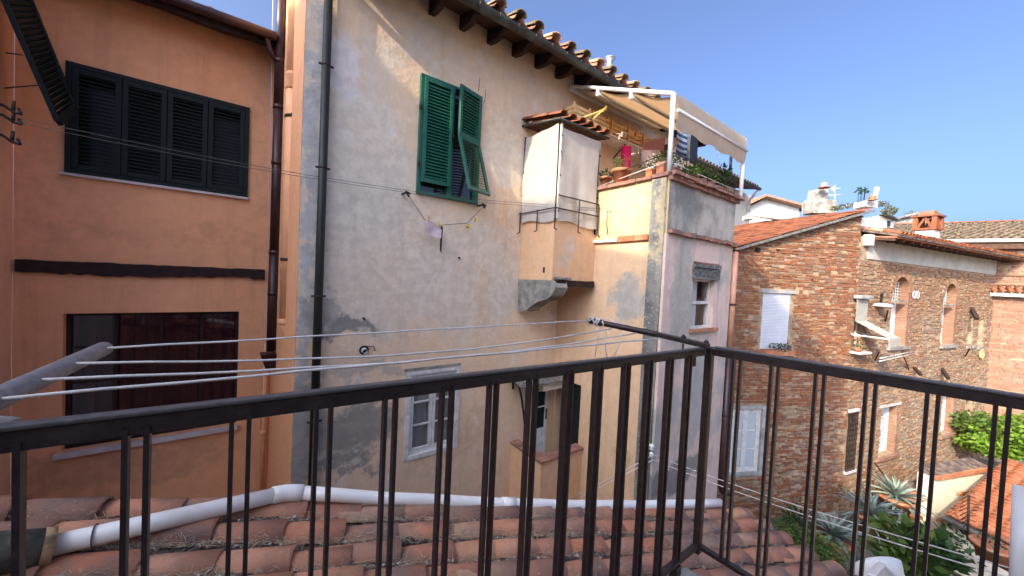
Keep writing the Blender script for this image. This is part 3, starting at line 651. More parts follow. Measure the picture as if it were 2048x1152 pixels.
# buttress strip on the corner
t0 = 5-PX(1290, 600, XY-.045).y; 
m = MB(); m.fbox(FY, t0, 5-YP-.03, .002, .045, GZ, TT-.02); bt = m.build('buttress', M_['buttress'], ter)
m = MB(); m.fbox(FY, 5-YP-.028, 5-YP+.012, -.04, .02, GZ, .735); m.build('corner_strip', M_['pink'], ter)
# copings: brick slabs one by one
t = .0
while t < 5-YP-.02:
    L = .27; MB().fbox(FY, t, min(t+L-.008, 5-YP+.05), -.28, .05+R_.uniform(0, .012), TT+.0, TT+.05, .006).build('coping_slab', M_['coping'], ter); t += L
m = MB(); t = XY-.05
while t < XR+.05:
    L = .3; MB().fbox(FP, t, min(t+L-.008, XR+.07), -.28 if t > XY+.28 else .06, .10+R_.uniform(0, .02), TT+.002, TT+.05, .008).build('coping_slab', M_['coping'], ter)
    MB().fbox(FP, t+.02, min(t+L+.01, XR+.04), .0, .05+R_.uniform(0, .01), TT-.06, TT-.004, .008).build('coping_slab', M_['coping'], ter); t += L
# string ledges
q = PX(1193, 483, XY-.03)
t = .14
while t < t0-.04:
    w = .3; red = t > .75*t0-.12
    MB().fbox(FY, t, min(t+w-.006, t0-.01), .0, .05+R_.uniform(0, .01), .655, .70 if not red else .735, .006).build('ledge_tile', M_['terra' if red else 'marble'], ter); t += w
t = XY
while t < XR+.0:
    w = .24; MB().fbox(FP, t, min(t+w-.008, XR+.02), .0, .06+R_.uniform(0, .02), .742+R_.uniform(-.008, .008), .80, .01).build('ledge_tile', M_['coping'], ter); t += w
# window in the pink front
a, b, c, d = win
m = MB(); x0, x1 = a-.04, b+.11
for i in range(4):
    z0 = d+.01+i*.06; MB().fbox(FP, x0+R_.uniform(-.01, .02), x1-R_.uniform(0, .03), -.06, .05+R_.uniform(-.015, .015), z0, z0+.056, .012).build('lintel_timber', M_['wood_grey'], ter)
MB().fbox(FP, a-.02, b+.06, -.05, .03, d+.255, d+.275, .006).build('lintel_brick', M_['coping'], ter)
m = MB(); n0 = -.12
m.fbox(FP, a, a+.03, n0, n0+.04, c, d).fbox(FP, b-.03, b, n0, n0+.04, c, d).fbox(FP, a+.03, b-.03, n0, n0+.038, d-.03, d).fbox(FP, a+.03, b-.03, n0, n0+.038, c, c+.03)
mz = PY(1405, 606, YP).z
m.fbox(FP, a+.03, b-.03, n0, n0+.045, mz-.025, mz+.025); m.build('window_frame', M_['wpaint'], ter)
MB().fbox(FP, a+.03, b-.03, n0+.01, n0+.014, c+.03, mz-.025).build('pane', M_['clear'], ter)
MB().fbox(FP, a+.03, b-.03, n0+.01, n0+.014, mz+.025, d-.03).build('pane', M_['clear'], ter)
m = MB()
for k in range(14):
    f0, f1 = a+.035+.022*k, a+.035+.022*(k+1)
    lim = lambda x, z: x if z else x
    m.quad(FP.p(f0, n0+.022+.005*(k % 2), c+.03), FP.p(f1, n0+.022+.005*((k+1) % 2), c+.03), FP.p(f1*1, n0+.022+.005*((k+1) % 2), d-.03), FP.p(f0, n0+.022+.005*(k % 2), d-.03))
m.build('lace_curtain', M_['lace'], ter)
MB().fbox(FP, a-.03, b+.12, -.02, .05, c-.05, c-.005, .006).build('sill', M_['terra'], ter)
# corner downpipe: peach above, brown below
cp = T('corner_downpipe', 'downpipe at the right corner of the pink tower, peach above and brown below', 'downpipe', (XR, YP, GZ))
q = XR+.055
MB().tube([(q, YP-.03, .72), (q, YP-.03, -1.1)], .045, 12).build('pipe', M_['copper'], cp)
MB().tube([(q, YP-.03, -1.1), (q, YP-.03, -3.55), (q+.03, YP-.05, -3.68), (q+.16, YP-.1, -3.74)], .052, 12).build('pipe', M_['brownpipe'], cp)
for zz in (.66, -.3, -1.1, -2.3): MB().tube([(q, YP-.03, zz), (q, YP-.03, zz+.03)], .057, 12).build('clamp', M_['iron'], cp)
# insulators on the corner
ins = T('line_insulator', 'white porcelain insulator on the corner of the pink tower holding the thin clothes wires', 'insulator', PX(1302, 905, XY))
q = PY(1303, 900, YP-.05); MB().lathe(q, [(.015, 0), (.035, .01), (.02, .03), (.035, .05), (.03, .075), (.01, .09)], 10).build('knob', M_['wmetal'], ins); q = q-Vector((0, 0, .1)); MB().lathe(q, [(.012, 0), (.03, .01), (.018, .03), (.03, .05), (.01, .07)], 10).build('knob', M_['wmetal'], ins)
I0 = q+Vector((0, -.03, .04))
m = MB()
for dz in (0, -.07):
    e = PY(1138, 1000+dz*-100, 4.0); m.tube([I0+Vector((0, 0, dz)), e], .006, 5)
tag(m.build('clothes_wire', M_['cord']), 'pair of thin white wires running down left from the tower corner to the porch', 'clothes line')
m = MB()
for dz in (0, -.07):
    e = PD(2020, 1136-dz*280, 2.6); a_ = I0+Vector((0, 0, dz)); m.tube([a_+(e-a_)*(i/10)+Vector((0, 0, -.05*math.sin(math.pi*i/10))) for i in range(11)], .0055, 5)
tag(m.build('clothes_wire', M_['cord']), 'pair of thin white wires slanting down right from the tower corner over the garden', 'clothes line')
# ------------------------------------------------------------------ closed bay with canvas sheets
XB, YB = 3.851, 4.15
bay = T('canvas_bay', 'small apricot bay box wrapped in white canvas above a stone corbel', 'bay', (4.3, 4.6, -.03))
FB1 = Fr((XB, 5, 0), 180); FB2 = Fr((0, YB, 0), 90)
bz0, bz1 = -.02, .93
m = MB(); m.box(XB, XY-.002, YB, 4.998, bz0, bz1); m.build('wall', M_['box'], bay)
h = PX(1088, 540, XB); MB().fbox(FB1, 5-h.y-.02, 5-h.y+.02, .001, .004, h.z-.045, h.z+.045).build('drain_hole', M_['dark'], bay)
# corbel: profile in the y,z plane traced on the bay's left face
pr = [(1037, 560), (1108, 562), (1110, 575), (1102, 590), (1092, 597), (1083, 600), (1075, 601), (1068, 607), (1060, 612), (1052, 620), (1037, 622)]
pp = [PX(x, y, XB-.012) for x, y in pr]
MB().prism(pp, (.26, 0, 0)).build('stone_corbel', M_['stone'], bay, bevel=.012)
m = MB(); x = XB+.03; pt, pb = [], []
while x < XY: pt.append((x, YB-.07, bz0+.02+R_.uniform(-.008, .008))); pb.append((x, YB-.07, bz0-.075+R_.uniform(-.01, .01))); x += .08
m.prism(pt+pb[::-1], (0, .17, 0)); m.build('timber_beam', M_['wood_dark'], bay)
MB().box(XB+.04, XB+.34, YB-.09, YB+.02, bz0+.03, bz0+.06, .008).build('beam_capping', M_['wood_grey'], bay)
# frame posts
for q0_, q1_ in (((XB-.01, YB-.01, .93), (XB-.01, YB-.01, 2.42)), ((XY-.05, YB-.02, .8), (XY-.05, YB-.02, 2.36)), ((XB-.02, 4.97, .95), (XB-.02, 4.97, 2.42))): MB().tube([q0_, q1_], .014, 8).build('frame_post', M_['dgreen'], bay)
m = MB(); m.fbox(FB1, .8, .9, -.02, .008, .95, 2.40); m.build('corner_board', M_['cream'], bay)
# canvas sheets, two of them
def sheet(fr, t0, t1, z0, z1, amp, lab, nfold):
    m = MB(); A, B = 22, 18
    for i in range(A+1):
        for j in range(B+1):
            u = i/A; v = j/B; t = t0+(t1-t0)*u; z = z0+(z1-z0)*v
            n = .03+amp*(math.sin(u*nfold+v*1.5)*(1-v)*.9+.3*math.sin(u*nfold*2.3+1)*(1-v))+.012*math.sin(v*4+u*3)
            if j == 0: z += .03*math.sin(u*6)
            if j == B: z += .012*abs(math.sin(u*math.pi*2))*-1
            m.v.append(tuple(fr.p(t, n, z)))
    for i in range(A):
        for j in range(B):
            a = i*(B+1)+j; m.f.append((a, a+B+1, a+B+2, a+1)); m.sm.append(True)
    return tag(m.build('canvas_sheet', M_['sheet']), lab, 'canvas sheet')
sheet(FB1, .04, .86, .93, 2.40, .012, 'white canvas sheet on the narrow left side of the bay with a bright sun patch', 7)
sheet(FB2, XB+.01, XY-.03, .90, 2.36, .02, 'white canvas sheet hanging in soft folds on the front of the bay', 9)
for (t, z) in ((.05, 2.2), (.05, 1.8), (.05, 1.4)): MB().fbox(FB1, t-.01, t+.01, .04, .055, z, z+.02).build('fixing', M_['black'], bay)
for z in (1.05, 1.3, 1.6, 1.95, 2.2): MB().fbox(FB2, XB+.0, XB+.02, .04, .058, z, z+.02).build('fixing', M_['black'], bay)
for z in (1.1, 1.4, 1.8, 2.1): MB().fbox(FB2, XY-.06, XY-.04, .04, .058, z, z+.02).build('fixing', M_['black'], bay)
# thin rail round the foot of the sheets with its hooks
m = MB()
for z in (1.10,): m.tube([(XB-.07, 4.98, z), (XB-.07, YB-.07, z), (XY-.04, YB-.07, z)], .010, 6)
m.tube([(XB-.02, YB-.07, 1.3), (XY-.04, YB-.07, 1.3)], .010, 6)
for (x, y) in ((XB-.07, 4.95), (XB-.07, 4.5), (XB-.07, YB-.07), (XB+.45, YB-.07), (XY-.04, YB-.07)):
    dx = (.0, -.05) if y == YB-.07 else (-.05, 0)
    m.tube([(x, y, 1.12 if y != YB-.07 else 1.3), (x, y, .86), (x, y, .78), (x+dx[0], y+dx[1], .76)], .010, 6)
m.build('bay_rail', M_['iron'], bay)
# bay roof: boards sloping to the front, barrel tiles on them
ov = .055
zf, zb = 2.46, 2.62
m = MB(); m.hexa([(XB-ov, YB-ov, zf-.03), (XY+.12, YB-ov, zf-.03), (XY+.12, 5, zb-.03), (XB-ov, 5, zb-.03), (XB-ov, YB-ov, zf), (XY+.12, YB-ov, zf), (XY+.12, 5, zb), (XB-ov, 5, zb)]); m.build('roof_board', M_['wood_brown'], bay)
m = MB(); m.tube([(XB-ov-.02, 5, zb-.02), (XB-ov-.02, YB-ov-.02, zf-.02), (XY+.12, YB-ov-.02, zf-.02)], .022, 8); m.build('roof_edge', M_['gutter'], bay)
sl_ = Vector((0, 1, .22)).normalized()
for i in range(6):
    for k in range(3):
        put('roof_tile', cop_lit, bay, tmat(jit(Vector((XB-.03+i*.195, YB-.13, zf+.03))+sl_*k*.33, .008), jit(sl_, .03), Vector((0, 0, 1))))
# ------------------------------------------------------------------ low porch in the corner
A = PY(1022, 882, 5); B = PX(1083, 922, A.x); pz = (A.z+B.z)/2
print('porch', A, B)
po = T('corner_porch', 'small walled porch with a clay capped parapet in the corner below the bay', 'porch', (4.2, 4.6, GZ))
px0, py0 = A.x, B.y
m = MB(); m.box(px0, px0+.14, py0, 4.998, GZ, pz-.04).box(px0+.142, XY-.002, py0, py0+.14, GZ, pz-.04); m.build('parapet_wall', M_['box'], po)
y = py0-.03
while y < 4.97: MB().box(px0-.03, px0+.16, y, min(y+.29, 4.99), pz-.038, pz, .004).build('coping_slab', M_['coping'], po); y += .3
x = px0+.162
while x < XY-.03: MB().box(x, min(x+.29, XY-.004), py0-.03, py0+.16, pz-.038, pz, .004).build('coping_slab', M_['coping'], po); x += .3
a, b, c, d = dw
# glazed white door leaf standing open, cream post, dark shutter folded on the yellow wall
m = MB(); FD = Fr((a+.01, 4.93, 0), 90); w = .29
m.fbox(FD, 0, .05, -.02, .02, -4.3, d-.03).fbox(FD, w-.06, w, -.02, .02, -4.3, d-.03).fbox(FD, .05, w-.06, -.02, .018, d-.09, d-.03).fbox(FD, .05, w-.06, -.018, .016, -4.3, -2.75)
for z in (-2.35, -2.05): m.fbox(FD, .05, w-.06, -.014, .014, z-.012, z+.012)
dr = m.build('door', M_['wpaint'], po, bevel=.003)
MB().fbox(FD, .05, w-.06, -.003, .003, -2.75, d-.09).build('pane', M_['glass'], dr); MB().fbox(FD, w-.045, w-.025, .02, .04, -2.6, -2.4).build('handle', M_['black'], dr)
MB().fbox(FD, w+.005, b-a-.02, -.02, .01, -4.3, d-.005).build('door_panel', M_['box'], po)
louvre_leaf(FY, sd[0]+.30, sd[1]-.02, -.08, -4.2, sd[3]-.03, M_['dgreen'], po, pitch=.05, st=.04)
m = MB(); m.box(a-.1, XY-.003, 4.62, 4.70, d-.02, d+.12); m.build('lintel', M_['cream'], po)
m = MB(); hp = [PY(1012, 722, 4.98), PY(1112, 708, 4.98)]
m.hexa([(hp[0].x, 4.5, d+.14), (XY-.004, 4.5, d+.14), (XY-.004, 4.99, d+.27), (hp[0].x, 4.99, d+.27), (hp[0].x, 4.5, d+.17), (XY-.004, 4.5, d+.17), (XY-.004, 4.99, d+.31), (hp[0].x, 4.99, d+.31)]); m.build('hood', M_['wood_grey'], po)
MB().bar(PY(1026, 765, 4.97), PY(1026, 778, 4.97), .03, .03).build('iron_pin', M_['iron'], po)
MB().tube([PY(1036, 762, 4.93), PY(1044, 800, 4.9), PY(1052, 870, 4.9)], .02, 8).build('folded_parasol', M_['greenpipe'], po)
# white rag and pegs on the wire below the green window
q0 = PY(815, 388, 4.8); q1 = PY(968, 412, 4.8)
def bolt(q, lab):
    t = T('line_bracket', lab, 'bracket', q)
    MB().tube([Vector((q.x, 5, q.z+.03)), q+Vector((0, .03, .02)), q+Vector((.02, 0, -.03))], .016, 7).tube([q+Vector((-.03, 0, .03)), q+Vector((.04, 0, .01))], .013, 6).build('bracket_arm', M_['black'], t)
bolt(q0, 'black line bracket on the stained facade at the lower left of the green window'); bolt(q1, 'black line bracket on the stained facade below the green window at its right')
qa = PY(850, 440, 4.8); qm = PY(893, 452, 4.8); qn = PY(935, 446, 4.8)
tag(MB().tube([q0, qa, PY(875, 451, 4.8), qn, q1], .005, 5).build('slack_cord', M_['wire']), 'slack thin cord between the two brackets under the green window', 'clothes line')
rag = T('hung_rag', 'folded white and grey rag pegged on the slack cord under the green window', 'rag', PY(865, 470, 4.8))
c_ = [PY(851, 438, 4.8), PY(884, 453, 4.79), PY(880, 474, 4.78), PY(850, 462, 4.79)]
m = MB(); A_, B_ = 8, 5
for s_ in (0, 1):
    b0 = len(m.v)
    for i in range(A_+1):
        for j in range(B_+1):
            u, v = i/A_, j/B_; p = c_[0]*(1-u)*(1-v)+c_[1]*u*(1-v)+c_[2]*u*v+c_[3]*(1-u)*v
            m.v.append(tuple(p+Vector((0, -.012*math.sin(u*5+v*3)-(.02 if s_ else 0)*v-.004*s_, -.012*s_*v*math.sin(u*3)-.02*s_*v))))
    for i in range(A_):
        for j in range(B_): a = b0+i*(B_+1)+j; m.f.append((a, a+B_+1, a+B_+2, a+1)); m.sm.append(True)
m.build('rag_cloth', M_['floral'], rag)
MB().prism([PY(882, 452, 4.785), PY(886, 453, 4.785), PY(883, 507, 4.785), PY(880, 500, 4.785)], (0, .01, 0)).build('rag_strip', M_['greenpipe'], rag)
for k, (x, y, w_) in enumerate(((857, 438, 'yellow peg at the left end of the folded rag'), (877, 449, 'yellow peg at the right end of the folded rag'), (950, 440, 'yellow peg nearest the right bracket on the slack cord'))):
    p = PY(x, y, 4.78); tag(MB().bar(p+Vector((0, 0, .03)), p-Vector((0, 0, .03)), .014, .02).bar(p+Vector((.008, -.01, .02)), p-Vector((-.002, -.01, .03)), .008, .01).build('clothes_peg', M_['yellow_p']), w_, 'peg')
p = PY(936, 452, 4.78); m = MB()
for i in range(7): m.tube([p+Vector((R_.uniform(-.02, .02), 0, .03)), p+Vector((R_.uniform(-.03, .03), R_.uniform(-.02, .02), -.03))], .009, 5)
tag(m.build('peg_bunch', M_['yellow_p']), 'bunch of yellow pegs hanging on the slack cord', 'pegs')
# high double wire across the court
m = MB()
for k, y in enumerate((236, 246)):
    a = PY(36, y, 5.25); e = PY(815, 381+k*4, 4.82); m.tube([a+(e-a)*(i/12)+Vector((0, 0, -.04*math.sin(math.pi*i/12))) for i in range(13)], .003, 5)
    e2 = PX(1222, 419+k*5, XY-.06); m.tube([e, PY(965, 400+k*5, 4.8), e2], .0028, 5)
tag(m.build('high_wire', M_['wire']), 'pair of thin dark wires stretched high across the whole court', 'clothes line')
wb_ = T('wire_bracket', 'thin wire bracket on the sunlit yellow wall right of the canvas bay', 'bracket', PX(1222, 425, XY))
MB().tube([PX(1222, 423, XY), PX(1222, 423, XY)+Vector((-.09, 0, .0)), PX(1217, 452, XY)+Vector((-.05, 0, 0)), PX(1216, 470, XY)], .006, 5).build('bracket_arm', M_['iron'], wb_)
# ------------------------------------------------------------------ awning
aw = T('terrace_awning', 'white framed awning with cream canvas over the roof terrace', 'awning', (5.9, 3.9, TT+.05))
p0 = PY(1347, 187, YP+.02); zfront = p0.z; xl = 4.80; xr = PY(1489, 275, YP+.02).x; pbk = Vector((xl+.06, 4.99, 3.64))
print('awning', p0, xl, xr)
F0 = Vector((xl, YP+.02, zfront)); B0 = Vector((xl+.04, 4.98, 3.64)); F1 = Vector((xr, YP+.02, zfront)); B1 = Vector((xr, 4.98, 3.64))
MB().tube([B0, F0+Vector((0, .05, .02)), F0], .032, 10).build('frame_rail', M_['wmetal'], aw)
MB().tube([B1, F1+Vector((0, .05, .02)), F1], .032, 10).build('frame_rail', M_['wmetal'], aw)
MB().tube([F0, (F0.x, F0.y, TT+.05)], .034, 10).build('post', M_['wmetal'], aw)
MB().tube([F1, (F1.x, F1.y, TT+.05)], .034, 10).build('post', M_['wmetal'], aw)
MB().tube([F0+Vector((.03, -.065, -.24)), F1+Vector((-.03, -.065, -.24))], .022, 10).build('front_bar', M_['wmetal'], aw)
MB().tube([B0+Vector((0, -.02, -.06)), B1+Vector((0, -.02, -.06))], .045, 12).build('roller_tube', M_['wmetal'], aw)
for k in (.33, .66):
    MB().tube([B0.lerp(F0, k)+Vector((.02, 0, -.09)), B1.lerp(F1, k)+Vector((-.02, 0, -.09))], .03, 10).build('cross_bar', M_['greenpipe'] if 0 else M_['awngrey'], aw)
    MB().bar(B0.lerp(F0, k)+Vector((0, 0, -.0)), B0.lerp(F0, k)+Vector((0, 0, -.13)), .05, .05).build('bar_clip', M_['wmetal'], aw)
m = MB(); A_, B_ = 16, 18
for i in range(A_+1):
    for j in range(B_+1):
        u, v = i/A_, j/B_; p = B0.lerp(F0, v)*(1-u)+B1.lerp(F1, v)*u
        sag = .05*abs(math.sin(v*3*math.pi))
        m.v.append((p.x+.03*(1-2*u), p.y, p.z-.025-sag))
b0 = len(m.v); C_ = 6
for i in range(A_+1):
    for j in range(C_+1):
        u, v = i/A_, j/C_; p = F0.lerp(F1, u); zdrop = .47+.025*math.sin(u*23)
        m.v.append((p.x+.03*(1-2*u), p.y-.035-.03*math.sin(v*3.1), p.z+.0-zdrop*v+.0))
for i in range(A_):
    for j in range(B_): a = i*(B_+1)+j; m.f.append((a, a+B_+1, a+B_+2, a+1)); m.sm.append(True)
    for j in range(C_): a = b0+i*(C_+1)+j; m.f.append((a, a+C_+1, a+C_+2, a+1)); m.sm.append(True)
m.build('canvas', M_['awning'], aw)
MB().tube([PY(1425, 268, YP-.02), PY(1440, 330, YP+.0), PY(1447, 345, YP+.0)], .006, 5).build('pull_cord', M_['cord'], aw)
# ------------------------------------------------------------------ shelf with crates on the facade under the awning
shl = T('crate_shelf', 'long white bracket shelf high on the facade under the awning', 'shelf', (6, 4.85, 2.3))
s0 = PY(1140, 236, 4.75); sz = s0.z-.05
print('shelf', s0)
MB().box(s0.x-.1, 7.9, 4.62, 4.995, sz-.025, sz).build('shelf_board', M_['wmetal'], shl)
for x in (5.3, 6.2, 7.1, 7.8): MB().bar((x, 4.98, sz-.25), (x, 4.7, sz-.03), .02, .02).build('bracket_arm', M_['iron'], shl)
def crate(x, w, label):
    t = T('wooden_crate', label, 'crate', (x, 4.8, sz), 'slatted wooden crates on the high shelf'); d0, d1, h = 4.60, 4.9, .25
    for (cx, cy) in ((x-w/2, d0), (x+w/2-.03, d0), (x-w/2, d1-.03), (x+w/2-.03, d1-.03)): MB().box(cx, cx+.03, cy, cy+.03, sz+.001, sz+h+.03).build('corner_post', M_['crate'], t)
    for k in range(3):
        z0 = sz+.015+k*.08
        MB().box(x-w/2, x+w/2, d0-.008, d0-.001, z0, z0+.055).build('slat', M_['crate'], t)
        MB().box(x-w/2-.008, x-w/2-.001, d0, d1, z0, z0+.055).build('slat', M_['crate'], t)
        MB().box(x+w/2+.001, x+w/2+.008, d0, d1, z0, z0+.055).build('slat', M_['crate'], t)
        MB().box(x-w/2, x+w/2, d1+.001, d1+.008, z0, z0+.055).build('slat', M_['crate'], t)
    MB().box(x-w/2+.02, x+w/2-.02, d0+.02, d1-.02, sz+.002, sz+.01).build('bottom_board', M_['crate'], t)
    MB().box(x-w/2+.03, x+w/2-.04, d0+.003, d0+.016, sz+.02, sz+.17, .005).build('lining', M_['grey_cloth'], t)
for i, lab in enumerate(('slatted wooden crate at the near left end of the high shelf', 'second slatted wooden crate from the left on the high shelf', 'third slatted wooden crate from the left on the high shelf', 'fourth slatted wooden crate from the left on the high shelf', 'fifth slatted wooden crate from the left on the high shelf')):
    crate(s0.x+.16+i*.52, .44, lab)
for x, lab in ((7.75, 'dark box standing at the far end of the shelf beside the white cupboard'),):
    tag(MB().box(x-.12, x+.1, 4.65, 4.9, sz, sz+.33).box(x-.1, x+.08, 4.645, 4.649, sz+.04, sz+.2).build('box', M_['wood_dark']), lab, 'box')
# bamboo pole with a forked hook
m = MB(); m.tube([PY(1160, 238, 4.3), PY(1195, 225, 4.3), PY(1212, 217, 4.3), PY(1213, 212, 4.3), PY(1210, 215, 4.3)], .018, 8).tube([PY(1212, 219, 4.3), PY(1200, 226, 4.28), PY(1187, 238, 4.26)], .018, 8)
tag(m.build('bamboo_pole', M_['bamboo']), 'yellow padded pole end with a fork sticking out above the bay roof', 'pole')
# clothes on the terrace
def hang(name, x0, y0, x1, y1, Y, ht, mt, label, cat, fold=7, ht2=None, amp=.02):
    a = PY(x0, y0, Y); b = PY(x1, y1, Y); m = MB(); A_, B_ = 14, 8
    for i in range(A_+1):
        for j in range(B_+1):
            u, v = i/A_, j/B_; p = a.lerp(b, u); h = ht+((ht2 or ht)-ht)*u
            m.v.append((p.x, p.y+amp*math.sin(u*fold)*(.3+v), p.z-h*v-.01*math.sin(u*9)*v))
    for i in range(A_):
        for j in range(B_): q = i*(B_+1)+j; m.f.append((q, q+B_+1, q+B_+2, q+1)); m.sm.append(True)
    return tag(m.build(name, mt), label, cat)
hang('magenta_towel', 1243, 290, 1262, 293, 4.3, .46, M_['magenta'], 'magenta towel hanging on the terrace line left of the striped towels', 'towel', 5)
hang('striped_towel', 1286, 286, 1331, 274, 4.0, .34, M_['stripe'], 'pink and grey striped towel hanging on the terrace behind the white post', 'towel', 9, .38)
hang('floral_cloth', 1284, 300, 1322, 300, 3.8, .26, M_['floral'], 'white cloth with pink flowers hanging in front of the striped towel', 'cloth', 6, .2)
hang('blue_cloth', 1354, 262, 1378, 264, 4.2, .62, M_['blue'], 'pale cloth with dark blue stripes hanging right of the white post', 'cloth', 4)
hang('grey_cloth', 1376, 262, 1383, 264, 4.15, .6, M_['grey_cloth'], 'narrow grey cloth between the blue striped one and the black jacket', 'cloth', 2)
hang('black_jacket', 1382, 266, 1397, 275, 4.1, .62, M_['black'], 'black jacket hanging at the right end of the terrace line', 'jacket', 3)
tag(MB().tube([PY(1228, 285, 4.2), PY(1290, 280, 4.1), PY(1400, 262, 4.0)], .005, 5).build('terrace_line', M_['wire']), 'thin line on the terrace from which the laundry hangs', 'clothes line')
pg = (('wpaint', 1244, 269), ('wpaint', 1252, 270), ('red_p', 1271, 268), ('wpaint', 1239, 274))
for (mm, x, y), lab in zip(pg, ('white peg above the magenta towel', 'white peg just right of the towel on the upper line', 'red peg on the upper line above the striped towel', 'small white peg at the left end of the upper line')):
    p = PY(x, y, 4.3); tag(MB().bar(p+Vector((0, 0, .045)), p-Vector((0, 0, .04)), .022, .02).bar(p+Vector((.01, -.02, .04)), p-Vector((-.01, -.02, .035)), .012, .01).build('clothes_peg', M_[mm]), lab, 'peg')
tag(MB().tube([PY(1232, 268, 4.3), PY(1275, 264, 4.3), PY(1290, 262, 4.4)], .005, 5).build('upper_line', M_['cord']), 'short cord with pegs above the magenta towel', 'clothes line')
p = PY(1276, 305, 4.2); m = MB(); m.tube([p+Vector((0, 0, .1)), p], .006, 5)
for i in range(8):
    a = 2*math.pi*i/8; m.tube([p, p+Vector((.12*math.cos(a), .1*math.sin(a), -.02)), p+Vector((.13*math.cos(a), .11*math.sin(a), -.08))], .009, 5)
tag(m.build('peg_hanger', M_['steel']), 'round grey peg hanger between the magenta and the striped towels', 'hanger')
tag(MB().tube([PY(1322, 340, 3.9)*1.0, PY(1357, 280, 3.6)], .014, 7).build('broom_handle', M_['crate']), 'pale wooden broom handle leaning behind the white awning post', 'broom')
lp = T('wall_lantern', 'small black lantern on the terrace wall above the magenta towel', 'lantern', PY(1240, 288, 4.9))
p = PY(1240, 288, 4.9); MB().lathe(p-Vector((0, 0, .08)), [(.02, 0), (.05, .05), (.06, .12), (.02, .16)], 8).tube([p+Vector((0, .09, .1)), p+Vector((.02, 0, .14)), p+Vector((0, 0, .06))], .01, 5).build('lantern_body', M_['black'], lp)
cb = T('white_cupboard', 'tall white cupboard at the far end of the terrace wall', 'cupboard', (8.2, 4.8, 1))
MB().box(7.95, 8.35, 4.7, 4.99, 1.9, 2.95).build('cupboard_body', M_['wpaint'], cb); MB().box(7.98, 8.32, 4.685, 4.698, 2.1, 2.5).build('door', M_['wmetal'], cb)
# terrace hand rail
tr = T('terrace_handrail', 'thin weathered handrail along the edge of the roof terrace above the pots', 'handrail', (5, 3, TT+.05))
hz = TT+.05
a0 = PX(1200, 345, XY+.02); r1 = PX(1310, 308, XY+.02); 
c0 = Vector((XY+.03, YP+.06, hz+.5)); 
MB().tube([(XY+.02, YB-.02, hz+.12), (XY+.02, 3.9, hz+.17), (XY+.02, 3.3, hz+.25), (XY+.04, YP+.12, hz+.29), (XY+.1, YP+.02, hz+.30), (XY+.5, YP+.0, hz+.28), (XR, YP+.0, hz+.24)], .009, 7).build('handrail', M_['iron'], tr)
MB().tube([(XY+.02, YB-.02, hz+.03), (XY+.02, YP+.1, hz+.17)], .006, 5).build('wire', M_['cord'], tr)
MB().tube([(XY+.1, YP+.02, hz+.15), (XR, YP+.02, hz+.14)], .006, 5).build('wire', M_['cord'], tr)
for x in (XY+.42, XY+1.1, XY+1.7, XR-.05): MB().tube([(x, YP+.02, hz), (x, YP+.0, hz+.27)], .008, 6).build('upright', M_['iron'], tr)
# tin ledge below the pots
tl = T('tin_ledge', 'sloping grey metal sheet on the tower coping under the row of pots', 'metal sheet', (6, YP, hz))
for i in range(5):
    x = XY+.62+i*.24; MB().hexa([(x, YP-.12, hz+.004), (x+.234, YP-.12, hz+.004), (x+.234, YP+.14, hz+.07), (x, YP+.14, hz+.07), (x, YP-.12, hz+.01), (x+.234, YP-.12, hz+.01), (x+.234, YP+.14, hz+.078), (x, YP+.14, hz+.078)]).build('sheet', M_['slab'], tl)
